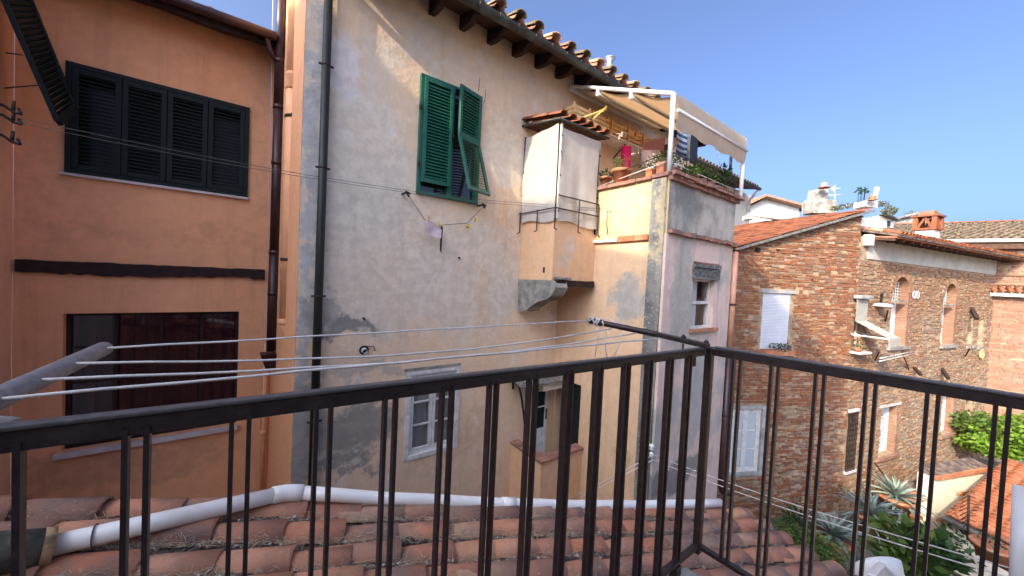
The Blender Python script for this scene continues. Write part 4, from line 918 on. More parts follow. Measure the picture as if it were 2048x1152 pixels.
# ------------------------------------------------------------------ plants
def leaves(m, c, rr, n, size, up=.3, shape=.45, droop=0, hollow=.3, rnd=R_):
    c = Vector(c)
    for i in range(n):
        while 1:
            d = Vector((rnd.uniform(-1, 1), rnd.uniform(-1, 1), rnd.uniform(-1, 1)))
            if hollow < d.length < 1: break
        p = c+Vector((d.x*rr[0], d.y*rr[1], d.z*rr[2]))
        ax = Vector((d.x+rnd.uniform(-.7, .7), d.y+rnd.uniform(-.7, .7), up+rnd.uniform(-.5, .5)-droop)).normalized()
        sd = ax.cross(Vector((rnd.uniform(-1, 1), rnd.uniform(-1, 1), rnd.uniform(-1, 1)))).normalized()
        L = size*rnd.uniform(.6, 1.3); w = L*shape
        m.quad(p, p+ax*L*.5+sd*w*.5, p+ax*L, p+ax*L*.5-sd*w*.5)
def pot(c, r, h, label, kind='round', plant='leaf', ph=.2, n=140, mt='terra', leafs=.05, w=None, spread=1.2, name='potted_plant'):
    c = Vector(c); t = T(name, label, 'potted plant', c)
    if kind == 'round':
        MB().lathe(c, [(r*.68, 0), (r*.92, h*.8), (r*1.06, h*.8), (r*1.08, h), (r*.94, h), (r*.9, h*.9)], 18).build('pot', M_[mt], t)
    else:
        w = w or .3; a, b = w, r
        m = MB(); m.hexa([c+Vector((sx*a*.42, sy*b*.42, 0)) for sx, sy in ((-1, -1), (1, -1), (1, 1), (-1, 1))]+[c+Vector((sx*a*.5, sy*b*.5, h*.86)) for sx, sy in ((-1, -1), (1, -1), (1, 1), (-1, 1))])
        m.hexa([c+Vector((sx*a*.53, sy*b*.53, h*.86)) for sx, sy in ((-1, -1), (1, -1), (1, 1), (-1, 1))]+[c+Vector((sx*a*.53, sy*b*.53, h)) for sx, sy in ((-1, -1), (1, -1), (1, 1), (-1, 1))]).build('pot', M_[mt], t)
    m = MB(); sx = (w/2 if kind != 'round' else r)*spread; sy = r*spread*.9
    if plant == 'spiky':
        for i in range(n):
            b = c+Vector((R_.uniform(-sx, sx)*.6, R_.uniform(-sy, sy)*.6, h)); e = b+Vector((R_.uniform(-.07, .07), R_.uniform(-.07, .07), ph*R_.uniform(.5, 1.1)))
            for k in range(5):
                p = b.lerp(e, R_.uniform(.2, 1)); d = Vector((R_.uniform(-1, 1), R_.uniform(-1, 1), R_.uniform(.1, 1))).normalized()*leafs; s_ = d.cross(Vector((R_.uniform(-1, 1), 1, 0))).normalized()*leafs*.13
                m.quad(p-s_, p+s_, p+d)
            m.quad(b-Vector((.002, 0, 0)), b+Vector((.002, 0, 0)), e)
    else:
        leaves(m, c+Vector((0, 0, h+ph*.45)), (sx*1.05, sy*1.05, ph*.55), n, leafs, .4, .55, hollow=0)
    m.build('foliage', M_['leaf_dark' if plant == 'dark' else 'leaf'], t)
    if plant == 'flowers' or plant == 'red':
        m = MB(); leaves(m, c+Vector((0, 0, h+ph*.5)), (sx*1.1, sy*1.1, ph*.6), 60, .03, .4, .9, hollow=.5); m.build('flowers', M_['flower' if plant == 'flowers' else 'flower_red'], t)
    return t
hz2 = TT+.052
def on_side(x, y): q = PX(x, y, XY+.12); return (XY+.12, q.y, hz2)
pot(on_side(1211, 363), .10, .19, 'small clay pot in a saucer right beside the canvas bay', plant='dark', ph=.1, n=90)
pot(on_side(1241, 360), .15, .25, 'large round orange pot with a bushy rosemary on the yellow wall', plant='spiky', ph=.25, n=34, leafs=.05)
pot(on_side(1302, 345), .11, .14, 'clay trough with white flowers left of the awning post', 'box', 'flowers', .2, 110, w=.12, leafs=.035)
pot(on_side(1325, 338), .13, .2, 'tall square clay planter with green shoots just left of the awning post', 'box', 'leaf', .16, 90, w=.14, leafs=.05)
pot((XY+.32, YP+.14, hz2), .10, .15, 'square dark clay planter just right of the awning post', 'box', 'flowers', .16, 70, w=.2, leafs=.05, mt='coping')
for x, r, h, kind, lab, ph, n in ((5.42, .0, 0, 'leaf', 'low spreading green plant at the left of the front row of pots', .16, 150), (5.72, .1, .13, 'leaf', 'wide orange bowl of leafy plants in the front row above the tin ledge', .16, 170), (6.02, .085, .13, 'leaf', 'orange pot in the middle of the front row with drooping leaves', .16, 150), (6.3, .085, .14, 'leaf', 'orange pot right of the middle in the front row with pale leaves', .2, 160), (6.52, .07, .12, 'dark', 'small dark pot half hidden between the pots of the front row', .16, 110), (6.74, .09, .14, 'dark', 'last round orange pot in the front row with tall dark leaves', .36, 200)):
    if r: pot((x, YP+.16, hz2+.03), r, h, lab, 'round', kind, ph, n, leafs=.075, spread=1.35, mt='terra' if x != 6.52 else 'coping')
    else: pot((x, YP+.1, hz2), .05, .05, lab, 'round', kind, ph, n, leafs=.075, spread=2.6, mt='coping')
tag(MB().tube([PY(1463, 300, 3.3), PY(1459, 365, 3.3)], .028, 8).build('furled_parasol', M_['blue'] if 0 else M_['greenpipe']), 'furled dark parasol standing at the right end of the terrace', 'parasol')
# steel flue on the roof
fl2 = T('steel_flue', 'shiny steel flue pipe with a round cap on the tiled roof', 'flue pipe', PY(1218, 165, 6.2))
p = PY(1217, 168, 6.0); q = PY(1221, 118, 6.0); h = q.z-p.z
MB().lathe(p-Vector((0, 0, .5)), [(.06, 0), (.06, .5+h*.55), (.09, .5+h*.6), (.09, .5+h*.82), (.06, .5+h*.86), (.15, .5+h*.97), (.15, .5+h), (.02, .5+h*1.02)], 16).build('pipe', M_['steel'], fl2)
# ------------------------------------------------------------------ low tiled roof below the balcony
rt = T('tiled_lean_to', 'low building with an old barrel tiled roof right below the balcony railing', 'outbuilding', (2, 2, GZ))
a0 = PZ(129, 1049, -1.44); a1 = PZ(1386, 1041, -2.5); ru = (a1-a0).normalized(); rv = Vector((0, 0, 1)).cross(ru).normalized(); rn = ru.cross(rv)
def RP(u, v, h=0): return a0+ru*u+rv*v+rn*h
U0, U1, V0, V1 = -1.3, 5.86, -2.4, .32
m = MB(); m.quad(RP(U0, V0, -.075), RP(U1, V0, -.075), RP(U1, V1, -.075), RP(U0, V1, -.075))
m.quad(RP(U0, V1, -.075), RP(U1, V1, -.075), RP(U1, V1, -.16), RP(U0, V1, -.16)); m.quad(RP(U1, V0, -.075), RP(U1, V1, -.075), RP(U1, V1, -.16), RP(U1, V0, -.16)); m.build('roof_bed', M_['bed'], rt)
m = MB()
def dz(p, z): return Vector((p.x, p.y, z))
for a, b in ((RP(U0, V1-.05, -.15), RP(U1-.1, V1-.05, -.15)), (RP(U1-.1, V1-.05, -.15), RP(U1-.1, V0, -.15)), (RP(U0, V0, -.15), RP(U0, V1-.05, -.15))):
    m.quad(a, b, dz(b, GZ), dz(a, GZ))
m.build('wall', M_['brick2'] if 0 else M_['lime'], rt)
PI_ = .22
cnt = 0; rows = []
for r in range(12):
    vc = .112+.0-r*PI_
    if vc < V0: break
    u = U0+R_.uniform(-.1, .1); rowj = R_.uniform(-.012, .012)
    # tiles lap downhill: the narrow end lies under the next tile up
    while u < U1+.05:
        wob = .014*math.sin(u*2.1+r*1.7)
        L = .33+R_.uniform(-.03, .04)
        p = RP(min(u+L+.05, U1+.12+R_.uniform(-.03, .04)), vc+rowj+wob+R_.uniform(-.008, .008), -.0+R_.uniform(-.006, .012))
        d = -ru+rv*R_.uniform(-.035, .035)-rn*(.045+R_.uniform(-.02, .015))
        M = tmat(p, d, rn) @ Matrix.Rotation(R_.uniform(-.12, .12), 4, 'X') @ Matrix.Scale(R_.uniform(1.0, 1.1)*1.03, 4)
        put('roof_tile', cop_me[R_.randrange(3)], rt, M); cnt += 1
        u += L
print('tiles', cnt)
m = MB()
for r in range(12):
    vc = -r*PI_+.0
    if vc < V0: break
    u = U0
    while u < U1:
        c = coppo(.46, .07, .085, .013, 5, -1); M = tmat(RP(u+.38+R_.uniform(-.02, .02), vc, -.012+R_.uniform(-.006, .006)), -ru-rn*.03, rn)
        b = len(m.v); m.v += [tuple(M @ Vector(q)) for q in c.v]; m.f += [tuple(b+i for i in f) for f in c.f]; m.sm += c.sm; u += .36
o = m.build('channel_tiles', M_['tile'], rt); o['kind'] = 'stuff'
# straw, moss crumbs and grit in the channels
m = MB()
for i in range(5200):
    r = R_.choice((0, 0, 1, 1, 1, 2, 2, 3, 4)); cl = R_.choice((.3, .75, 1.3, 1.9, 2.15, 2.9, 3.3, 4.2)); u = R_.gauss(cl, .28)
    if R_.random() < .25: u = R_.uniform(U0, U1)
    if u > U1 or u < U0: continue
    hv = R_.gauss(0, .022); p = RP(u, -r*PI_+.008+hv, .012+abs(R_.gauss(0, .012))+abs(hv)*.5)
    a = R_.gauss(0, .7)+(math.pi if R_.random() < .5 else 0); L = R_.uniform(.015, .075)*(1.6 if R_.random() < .06 else 1)
    d = (ru*math.cos(a)+rv*math.sin(a)+rn*R_.uniform(-.1, .35)).normalized()*L; s_ = rn.cross(d).normalized()*.0013
    bnd = rv*R_.uniform(-.008, .008)+rn*R_.uniform(-.004, .01)
    m.quad(p-s_, p+s_, p+d*.5+bnd+s_, p+d*.5+bnd-s_); m.quad(p+d*.5+bnd-s_, p+d*.5+bnd+s_, p+d+s_*.3, p+d-s_*.3)
o = m.build('straw', M_['straw']); o['kind'] = 'stuff'; tag(o, 'dry straw and bird nest bits caught between the rows of barrel tiles', 'straw')
# clods of moss and dirt filling the channels
m = MB()
for r in range(6):
    u = U0
    while u < U1:
        L = R_.uniform(.02, .05); hh_ = .012*(math.sin(u*3.1+r*2)+math.sin(u*7.7+r)); w_ = R_.uniform(.02, .035)
        c8 = [RP(u+a*L, -r*PI_+.004+b*w_, -.05+c*(.055+hh_+R_.uniform(-.008, .008))) for c in (0, 1) for a, b in ((0, -1), (1, -1), (1, 1), (0, 1))]; m.hexa(c8, True); u += L*.8
o = m.build('channel_dirt', M_['bed'], rt); o['kind'] = 'stuff'
m = MB()
for i in range(110):
    u = R_.gauss(R_.choice((.5, 1.3, 2.1, 3.0)), .4); p = RP(u, -R_.choice((0, 1, 2, 2, 3))*PI_+R_.gauss(0, .015), .018+R_.uniform(-.005, .01)); s_ = R_.uniform(.003, .007)
    m.hexa([p+Vector((R_.uniform(-1, 1), R_.uniform(-1, 1), R_.uniform(-.5, .5)))*s_*.4+q*s_ for q in (Vector((-1, -1, 0)), Vector((1, -1, 0)), Vector((1, 1, 0)), Vector((-1, 1, 0)), Vector((-1, -1, 1)), Vector((1, -1, 1)), Vector((1, 1, 1)), Vector((-1, 1, 1)))])
o = m.build('mortar_crumbs', M_['marble']); o['kind'] = 'stuff'; tag(o, 'small pale mortar crumbs scattered on the barrel tile roof', 'crumbs')
# blackened first tile and masonry stub at the far left
st = T('masonry_stub', 'rough grey masonry stub at the left end of the tiled roof', 'masonry', RP(-.75, .1))
for i in range(6):
    for j in range(2):
        p = RP(-.62+.02*i+R_.uniform(-.02, .02), .36-.24*j, -.1+.075*i); MB().hexa([p+ru*a+rv*b+Vector((0, 0, c))+Vector((R_.uniform(-1, 1), R_.uniform(-1, 1), R_.uniform(-1, 1)))*.01 for c in (0, .07) for a, b in ((-.4, -.12), (0, -.12), (0, .12), (-.4, .12))]).build('stone', M_['stone'], st, bevel=.012)
# white drain pipe across the roof
dpw = T('white_drain_pipe', 'long white plastic drain pipe lying across the barrel tiles along the facades', 'drain pipe', RP(1, .3))
def onroof(x, y, h): v = ray(x, y); return v*((a0+rn*h).dot(rn)/v.dot(rn))
Q0 = onroof(100, 1092, .10); Q1 = onroof(572, 985, .12); Q2 = onroof(1440, 1006, .11)
e1 = (Q0-Q1).normalized(); e2 = (Q2-Q1).normalized(); r = .047
MB().tube([Q0, Q0.lerp(Q1, .5), Q1+e1*.07], r, 18).build('pipe', M_['pvc'], dpw)
MB().tube([Q1+e1*.085, Q1+e1*.04, Q1+(e1+e2)*.012, Q1+e2*.04, Q1+e2*.1], r*1.14, 18).build('pipe_elbow', M_['pvc'], dpw)
NS = 14; MB().tube([Q1+(Q2-Q1)*(i/NS)+e2*(.09 if i == 0 else 0)+Vector((0, 0, -.055*math.sin(math.pi*i/NS)+.004*math.sin(i*2.3))) for i in range(NS+1)], r*.97, 18).build('pipe', M_['pvc'], dpw)
k = .38; q = Q1.lerp(Q2, k)+Vector((0, 0, -.05)); MB().tube([q-e2*.06, q+e2*.06], r*1.06, 18).build('pipe_joint', M_['pvc'], dpw)
MB().tube([Q0-e1*.14+(Vector((1, 0, 0)).cross(e1)).normalized()*0+Vector((0, r*1.15*math.cos(a), r*1.15*math.sin(a))) for a in [2*math.pi*i/14 for i in range(15)]], .0035, 5).build('wire_tie', M_['wire'], dpw)
sk = T('dark_pipe_socket', 'dark weathered clay socket with a tan rim at the lower left feeding the white pipe', 'socket', Q0)
S = Q0+e1*.0; e1h = e1
MB().tube([S+e1*.42+Vector((0, 0, .10)), S+e1*.28+Vector((0, 0, .06)), S+e1*.14+Vector((0, 0, .02)), S+e1*.02], [.05, .075, .085, .08], 18).build('socket', M_['socket'], sk)
MB().tube([S+e1*.025, S-e1*.012], [.084, .078], 18).build('rim', M_['rim'], sk)
# ------------------------------------------------------------------ balcony railing
RY, RX = .9, 2.0
def rz(x): return -.262-.0225*(x+.3)
def rzs(y): return -.313+.016*(.9-y)
rl = T('balcony_railing', 'dark brown iron balcony railing with bars set in pairs across the foreground', 'railing', (1, RY, -1.46))
m = MB(); m.bar((-2.6, RY, rz(-2.6)-.006), (RX+.025, RY, rz(RX)-.006), .025, .009); m.build('top_rail', M_['railtop'], rl, bevel=.003)
m = MB(); m.bar((-2.6, RY+.001, rz(-2.6)-.028), (RX+.02, RY+.001, rz(RX)-.028), .018, .034); m.build('rail_flange', M_['rail'], rl, bevel=.003)
m = MB(); m.bar((RX, RY-.027, rzs(RY)-.0), (RX, -1.0, rzs(-1)-.0), .036, .010); m.build('top_rail', M_['railtop'], rl, bevel=.003)
m = MB(); m.bar((RX, RY-.018, rzs(RY)-.027), (RX, -1.0, rzs(-1)-.024), .022, .036); m.build('rail_flange', M_['rail'], rl, bevel=.003)
zb = -1.384
m = MB(); m.bar((-2.6, RY, zb-.01), (RX+.02, RY, zb-.01), .03, .022); m.build('bottom_rail', M_['rail'], rl, bevel=.003)
m = MB(); m.bar((RX, RY-.018, zb-.01), (RX, -1.0, zb-.01), .03, .022); m.build('bottom_rail', M_['rail'], rl, bevel=.003)
me = MB().box(-.004, .004, -.0115, .0115, 0, 1.075, .0).mesh('bar', M_['rail']); me2 = MB().box(-.0125, .0125, -.0055, .0055, 0, 1.072).mesh('bar', M_['rail'])
pairs = [-.146+.1495*k for k in range(-14, 15)]
xs = []
for i, (x, y) in enumerate(((-.16, -.133), (-.013, .015), (.137, .167), (.290, .317), (.446, .476), (.602, .628), (.757, .787), (.926, .955), (1.085, 1.117), (1.26, 1.292), (1.426, 1.456), (1.596, 1.626), (1.769, 1.799))): xs += [x, y]
xs += [-.276-.027, -.276]
for k in range(1, 15): xs += [-.29-.1495*k-.0135, -.29-.1495*k+.0135]
for x in xs:
    zz = rz(x)-.03; h = zz-zb
    put('bar', me, rl, Matrix.Translation((x, RY, zb)) @ Matrix.Diagonal((1, 1, h/1.075, 1)))
ys = [.779, .748, .617, .589, .453, .424, .295, .268, .135, .109, -.013, -.039]
for k in range(1, 7): ys += [-.026-.155*k+.013, -.026-.155*k-.013]
for y in ys: put('bar', me2, rl, Matrix.Translation((RX, y, zb)) @ Matrix.Diagonal((1, 1, (rzs(y)-.04-zb)/1.072, 1)))
MB().box(RX-.018, RX+.018, RY-.018, RY+.018, zb-.05, rz(RX)-.012).build('corner_post', M_['rail'], rl, bevel=.003)
for x in (-.02, .59, .94, 1.27, 1.6): MB().box(x-.013, x+.013, RY+.017, RY+.03, rz(x)-.052, rz(x)-.018).build('bracket', M_['rail'], rl)
for (x, y) in ((1.78, .9), (1.27, .9)): MB().box(x-.02, x+.02, y-.02, y+.02, zb-.1, zb-.022).build('foot', M_['rail'], rl)
for y in (.603, .281): MB().box(RX-.02, RX+.02, y-.025, y+.025, zb-.1, zb-.022).build('foot', M_['rail'], rl)
# drying rack arms with cords
za = -.247
ar = T('right_line_arm', 'dark steel clothes line arm bolted on the railing corner and reaching outward', 'bracket', (1.8, 1.3, za))
tip = PZ(1174, 640, -.228); base = PZ(1420, 693, rz(RX)+.018)
kn = tip.lerp(base, .62)+Vector((0, 0, .004))
MB().tube([tip, tip.lerp(kn, .02), kn], [.012, .017, .017], 12).bar(kn-(kn-tip)*.03, base, .036, .026).build('arm', M_['rail'], ar, bevel=.004)
for k in (.50, .93): b = kn.lerp(base, k)+Vector((0, 0, .012)); MB().lathe(b, [(.012, 0), (.012, .01), (.007, .012), (.007, .018)], 6).tube([b-Vector((0, 0, .03)), b-Vector((0, 0, .09))], .005, 6).build('bolt', M_['rail'], ar)
MB().prism([(base.x-.05, RY+.02, rz(RX)-.03), (base.x+.02, RY+.02, rz(RX)-.03), (base.x+.02, RY+.02, rz(RX)-.10), (base.x-.01, RY+.02, rz(RX)-.10)], (0, .02, 0)).build('clamp_plate', M_['rail'], ar)
al = T('left_line_arm', 'pale grey steel clothes line arm reaching outward at the far left', 'bracket', (-.35, 1.2, za))
t0 = PZ(208, 697, -.25); t1 = PZ(0, 795, -.25); dr_ = (t1-t0).normalized()
MB().tube([t0-dr_*.0, t0+dr_*.004, t1, t1+dr_*.35], [.014, .0195, .02, .02], 16).build('arm', M_['arm'], al)
ends = (((206, 697), (1178, 641)), ((150, 727), (1222, 657)), ((76, 760), (1272, 666)), ((2, 798), (1321, 677)))
labs = ('outermost of the four white cords between the two clothes line arms', 'second white cord from the outside between the clothes line arms', 'third white cord from the outside between the clothes line arms', 'innermost white cord between the clothes line arms, nearest the railing')
for (l, r_), lab, sg in zip(ends, labs, (.0, .045, .035, .0)):
    a = PZ(*l, -.243); b = PZ(*r_, -.236); pts = [a+(b-a)*(i/16)+Vector((0, 0, -sg*math.sin(math.pi*i/16)*(1 if i else 0)+.0012*math.sin(i*1.9))) for i in range(17)]
    tag(MB().tube(pts, .0032, 7).build('clothes_line', M_['cord']), lab, 'clothes line')
kn_ = T('cord_knot', 'knotted white cord wound round the tip of the right line arm with hanging ends', 'cord', tip)
m = MB(); ax = (kn-tip).normalized(); sx = ax.cross(Vector((0, 0, 1))).normalized(); sy = sx.cross(ax)
pts = [tip+ax*(.02+.07*i/70+.02*math.sin(i*.4))+sx*.0205*math.cos(i*.55)+sy*.0205*math.sin(i*.55) for i in range(71)]
m.tube(pts, .0036, 6)
p_ = tip+ax*.06
m.tube([p_+sy*.02, p_+ax*.06+sy*.035, p_+ax*.13-sx*.01+Vector((0, 0, .0)), p_+ax*.15+Vector((0, 0, -.04)), p_+ax*.13+Vector((0, 0, -.12)), p_+ax*.10+Vector((0, 0, -.2))], .0036, 6)
m.tube([p_+sy*.02, p_+ax*.03+Vector((0, 0, -.03)), p_+ax*.06+Vector((0, 0, -.05)), p_+ax*.055+Vector((0, 0, -.12)), p_+ax*.075+Vector((0, 0, -.22))], .0036, 6)
m.tube([p_-sy*.01, p_+ax*.01+Vector((0, 0, -.08)), p_+Vector((0, 0, -.2))], .0034, 6); m.build('knot', M_['cord'], kn_)
# ------------------------------------------------------------------ brick walls
def rects_hit(t0, t1, z0, z1, holes): return any(t1 > h[0] and t0 < h[1] and z1 > h[2] and z0 < h[3] for h in holes)
def brickwork(fr, t0, t1, z0, top, holes, L, H, jt, parts_parent, mat_s, mat_i, n_single=0, rub=None, name='brickwork', proud=.022, miss=.03):
    tp = top if callable(top) else (lambda t: top); cand = []; z = z0; row = 0
    while z < 8:
        t = t0-R_.uniform(0, L); any_ = False; hr = H*R_.uniform(.88, 1.12); wv = R_.uniform(0, 6)
        while t < t1:
            w = L*R_.choice((.5, .8, 1, 1, 1, 1.1))*R_.uniform(.85, 1.15); a, b = max(t, t0), min(t+w-jt, t1); mid = (a+b)/2
            if b-a > .03 and z+hr < min(tp(a), tp(b)):
                any_ = True
                zo = .012*math.sin(mid*1.7+wv)+.012*math.sin(mid*.9+z*2)
                if not rects_hit(a-.005, b+.005, z+zo-.005, z+hr+zo, holes) and R_.random() > miss:
                    cand.append((a, b, z+zo, z+zo+hr-jt*R_.uniform(.6, 1.4), mid))
            t += w
        if not any_ and z > 0: break
        z += hr; row += 1
    def geo(m, c):
        a, b, p, q, mid = c; st = rub and rub(mid, p)
        if st:
            k = R_.uniform(.7, 1.1); pr_ = proud*R_.uniform(.6, 1.8); jj = .016
            cz = [fr.p(t+R_.uniform(-jj, jj), 0 if n == 0 else pr_*R_.uniform(.7, 1.1), zz+R_.uniform(-jj, jj)*.6) for zz in (p, q) for t, n in ((a, 0), (b, 0), (b, 1), (a, 1))]
        else:
            pr_ = proud*R_.uniform(.35, 1.25); jj = .005
            cz = [fr.p(t+R_.uniform(-jj, jj), 0 if n == 0 else pr_, zz+R_.uniform(-jj, jj)*.8) for zz in (p, q) for t, n in ((a, 0), (b, 0), (b, 1), (a, 1))]
        b_ = len(m.v); m.v += [tuple(c_) for c_ in cz]
        for f in ((3, 2, 1, 0), (4, 5, 6, 7), (1, 2, 6, 5), (2, 3, 7, 6), (3, 0, 4, 7)): m.f.append(tuple(b_+i for i in f)); m.sm.append(False)
    if n_single:
        cand.sort(key=lambda c: fr.p(c[4], 0, c[2]).length)
        unit = []
        for k in range(6):
            q = MB(); j = .06; cz = [Vector((x+R_.uniform(-j, j)*.4, y, zz+R_.uniform(-j, j))) for zz in (0, 1) for x, y in ((0, 0), (1, 0), (1, 1), (0, 1))]
            unit.append(q.hexa(cz).mesh('brick', mat_i))
        for c in cand[:n_single]:
            a, b, p, q, mid = c; o_ = fr.p(a, 0, p); pr_ = proud*R_.uniform(.4, 1.3)
            M = Matrix(((fr.d.x*(b-a), fr.n.x*pr_, 0, o_.x), (fr.d.y*(b-a), fr.n.y*pr_, 0, o_.y), (0, 0, q-p, o_.z), (0, 0, 0, 1)))
            put('brick', unit[R_.randrange(6)], parts_parent, M)
        cand = cand[n_single:]
    for lab, sel in (('brickwork', lambda c: not (rub and rub(c[4], c[2]))), ('stonework', lambda c: rub and rub(c[4], c[2]))):
        m = MB(); k = [c for c in cand if sel(c)]
        if not k: continue
        for c in k: geo(m, c)
        o = m.build(lab, mat_s if lab == 'brickwork' else M_['rubble'], parts_parent); o['kind'] = 'stuff'
    print(name, len(cand))
def arch_bricks(fr, tc, zc, r, n, parent, mt, depth=.03, th=.16, a0_=0, a1_=math.pi):
    for i in range(n):
        x0 = a0_+(a1_-a0_)*i/n+.02; x1 = a0_+(a1_-a0_)*(i+1)/n-.02
        c = [(r, x0), (r, x1), (r+th, x1), (r+th, x0)]
        MB().prism([fr.p(tc+math.cos(a)*q, .003, zc+math.sin(a)*q) for q, a in c], fr.n*depth).build('brick', mt, parent)
# first brick house
B1 = Fr((10.5, 4.0, 0), 117)
bh = T('red_brick_house', 'old red brick house with a sloping tiled verge and a white rolled down blind', 'house', (12, 3.3, GZ))
vg = [B1.px(x, y) for x, y in ((1477, 494), (1560, 468), (1640, 447), (1716, 424))]
T1 = 3.58
def top1(t):
    if t <= vg[0][0]: return vg[0][1]+(t-vg[0][0])*.3
    for p, q in zip(vg, vg[1:]):
        if t <= q[0]: return p[1]+(q[1]-p[1])*(t-p[0])/(q[0]-p[0])
    return vg[-1][1]
bl = (.63, 1.50, -1.58, -.08); bw = (-.10, .84, -4.92, -3.18)
w1 = wallgrid(B1, -2.2, T1, GZ, top1, [bl, bw], rev=.14, thick=.5).build('wall', M_['lime'], bh)
rubf = lambda t, z: (R_.random() < .07) if z > -3.2 else (R_.random() < .3)
brickwork(B1, -.7, T1+.012, GZ, lambda t: top1(t)-.03, [(bl[0]-.05, bl[1]+.06, bl[2], bl[3]+.13), (bw[0]-.07, bw[1]+.1, bw[2]-.1, bw[3]+.13)], .20, .062, .017, w1, M_['brick'], M_['brick'], 300, rubf, 'b1')
# return strip between the two brick houses
B2o = B1.p(T1, 0, 0)
B2 = Fr(tuple(B2o), 103)
# blind
MB().fbox(B1, bl[0]-.1, bl[1]+.12, .0, .04, bl[3]+.01, bl[3]+.1).build('lintel', M_['slab'], bh)
me = MB().fbox(Fr((0, 0, 0), 117), 0, bl[1]-bl[0]-.02, -.01, .012, 0, .034).mesh('slat', M_['blind'])
bld = MB().fbox(B1, bl[0], bl[1], -.06, -.01, bl[3]-.05, bl[3]).build('blind', M_['blind'], bh)
z = bl[2]+.01
while z < bl[3]-.06: put('slat', me, bld, Matrix.Translation(B1.p(bl[0]+.01, -.03, z)) @ Matrix.Rotation(.0, 4, 'X')); z += .04
MB().fbox(B1, bl[0], bl[1], -.13, -.12, bl[2], bl[3]).build('pane', M_['glass'], bh)
fb = T('window_box', 'clay window box with dark purple leaves below the white rolled blind', 'planter', B1.p(1.1, .1, bl[2]-.12))
MB().fbox(B1, bl[0]+.02, bl[1]+.04, .01, .2, bl[2]-.13, bl[2]-.0).build('trough', M_['terra'], fb)
m = MB(); leaves(m, B1.p(1.12, .11, bl[2]+.07), (.4, .2, .12), 150, .07, .5, .5, hollow=0); m.build('foliage', M_['leaf_dark'], fb)
m = MB(); leaves(m, B1.p(1.25, .12, bl[2]+.09), (.25, .18, .12), 60, .07, .5, .4, hollow=0); m.build('purple_leaves', simple('purple_leaf', (.09, .03, .07), .6, 0, .3, 9, 0), fb)
# tall pale blue window door
a, b, c, d = bw
m = MB(); m.fbox(B1, a-.06, a+.01, -.02, .045, c-.06, d+.08).fbox(B1, b-.01, b+.09, -.02, .045, c-.06, d+.08).fbox(B1, a+.01, b-.01, -.02, .043, d, d+.08).fbox(B1, a+.01, b-.01, -.02, .043, c-.06, c+.02); m.build('window_surround', M_['slab'], bh)
casement(B1, a+.01, b-.01, c+.02, d, -.05, M_['wpaint'], bh, 2, 3, 'frost', .05, .06)
# dark holes, small niche, arch of bricks
for x, y, w_, h_ in ((1514, 500, .07, .1), (1625, 560, .05, .07), (1554, 500, .05, .04)):
    t, z = B1.px(x, y); MB().fbox(B1, t-w_, t+w_, .002, .03, z-h_/2, z+h_/2, .008).build('wall_hole', M_['dark'], bh)
t, z = B1.px(1662, 700); arch_bricks(B1, t, z-.12, .36, 13, bh, M_['brick'], .035, .13)
qa = B1.px(1612, 1030); qb = B1.px(1668, 1026); MB().fbox(B1, qa[0], qb[0], .0, .09, qb[1]-.03, qb[1]+.04).build('ledge', M_['stone'], bh); MB().fbox(B1, qa[0]+.35, qb[0]-.02, .0, .034, qb[1]-.32, qb[1]-.035).build('dark_opening', M_['dark'], bh)
# its roof
ra = B1.p(-2.0, .12, top1(-2.0)+.02); rb = B1.p(T1+.45, .12, top1(T1)+.12)
Pb0 = PD(1470, 446, 14.0); Pb1 = PD(1772, 408, 14.2)
vdir = ((Pb0-B1.p(vg[0][0], .12, vg[0][1]))).normalized()
A0 = B1.p(vg[0][0], .12, vg[0][1]+.03); A1 = B1.p(T1+.1, .12, vg[-1][1]+.06)
e_ = (A1-A0); eL = e_.length; e_.normalize()
back = Vector((e_.y, -e_.x, 0))*-1; back = Vector((-B1.n.x, -B1.n.y, 0))
tgt = PP(1600, 419, B1.p(0, -4.2, 0), B1.n); base_ = B1.p((tgt-B1.o).dot(B1.d), .12, 0); zv = A0.z+(A1.z-A0.z)*((base_-A0).dot(B1.d)/((A1-A0).dot(B1.d))); sl2 = (tgt.z-zv)/4.32
print('roof1 slope back', sl2, 'e', e_)
bk = Vector((back.x, back.y, sl2)).normalized(); rn1 = e_.cross(bk).normalized()
if rn1.z < 0: rn1 = -rn1
m = MB(); A00 = A0-e_*1.9; m.quad(A00-rn1*.03, A1-rn1*.03, A1+bk*4.4-rn1*.03, A00+bk*4.4-rn1*.03); m.quad(A00-rn1*.09, A1-rn1*.09, A1+bk*4.4-rn1*.09, A00+bk*4.4-rn1*.09); m.build('roof_deck', M_['bed'], bh)
me_f = []
for k in range(4):
    j = .006; me_f.append(MB().hexa([Vector((x+R_.uniform(-j, j), y+R_.uniform(-j, j), z)) for z in (0, .02) for x, y in ((0, 0), (.40, 0), (.40, .235), (0, .235))]).mesh('roof_tile', M_['tile_lit']))
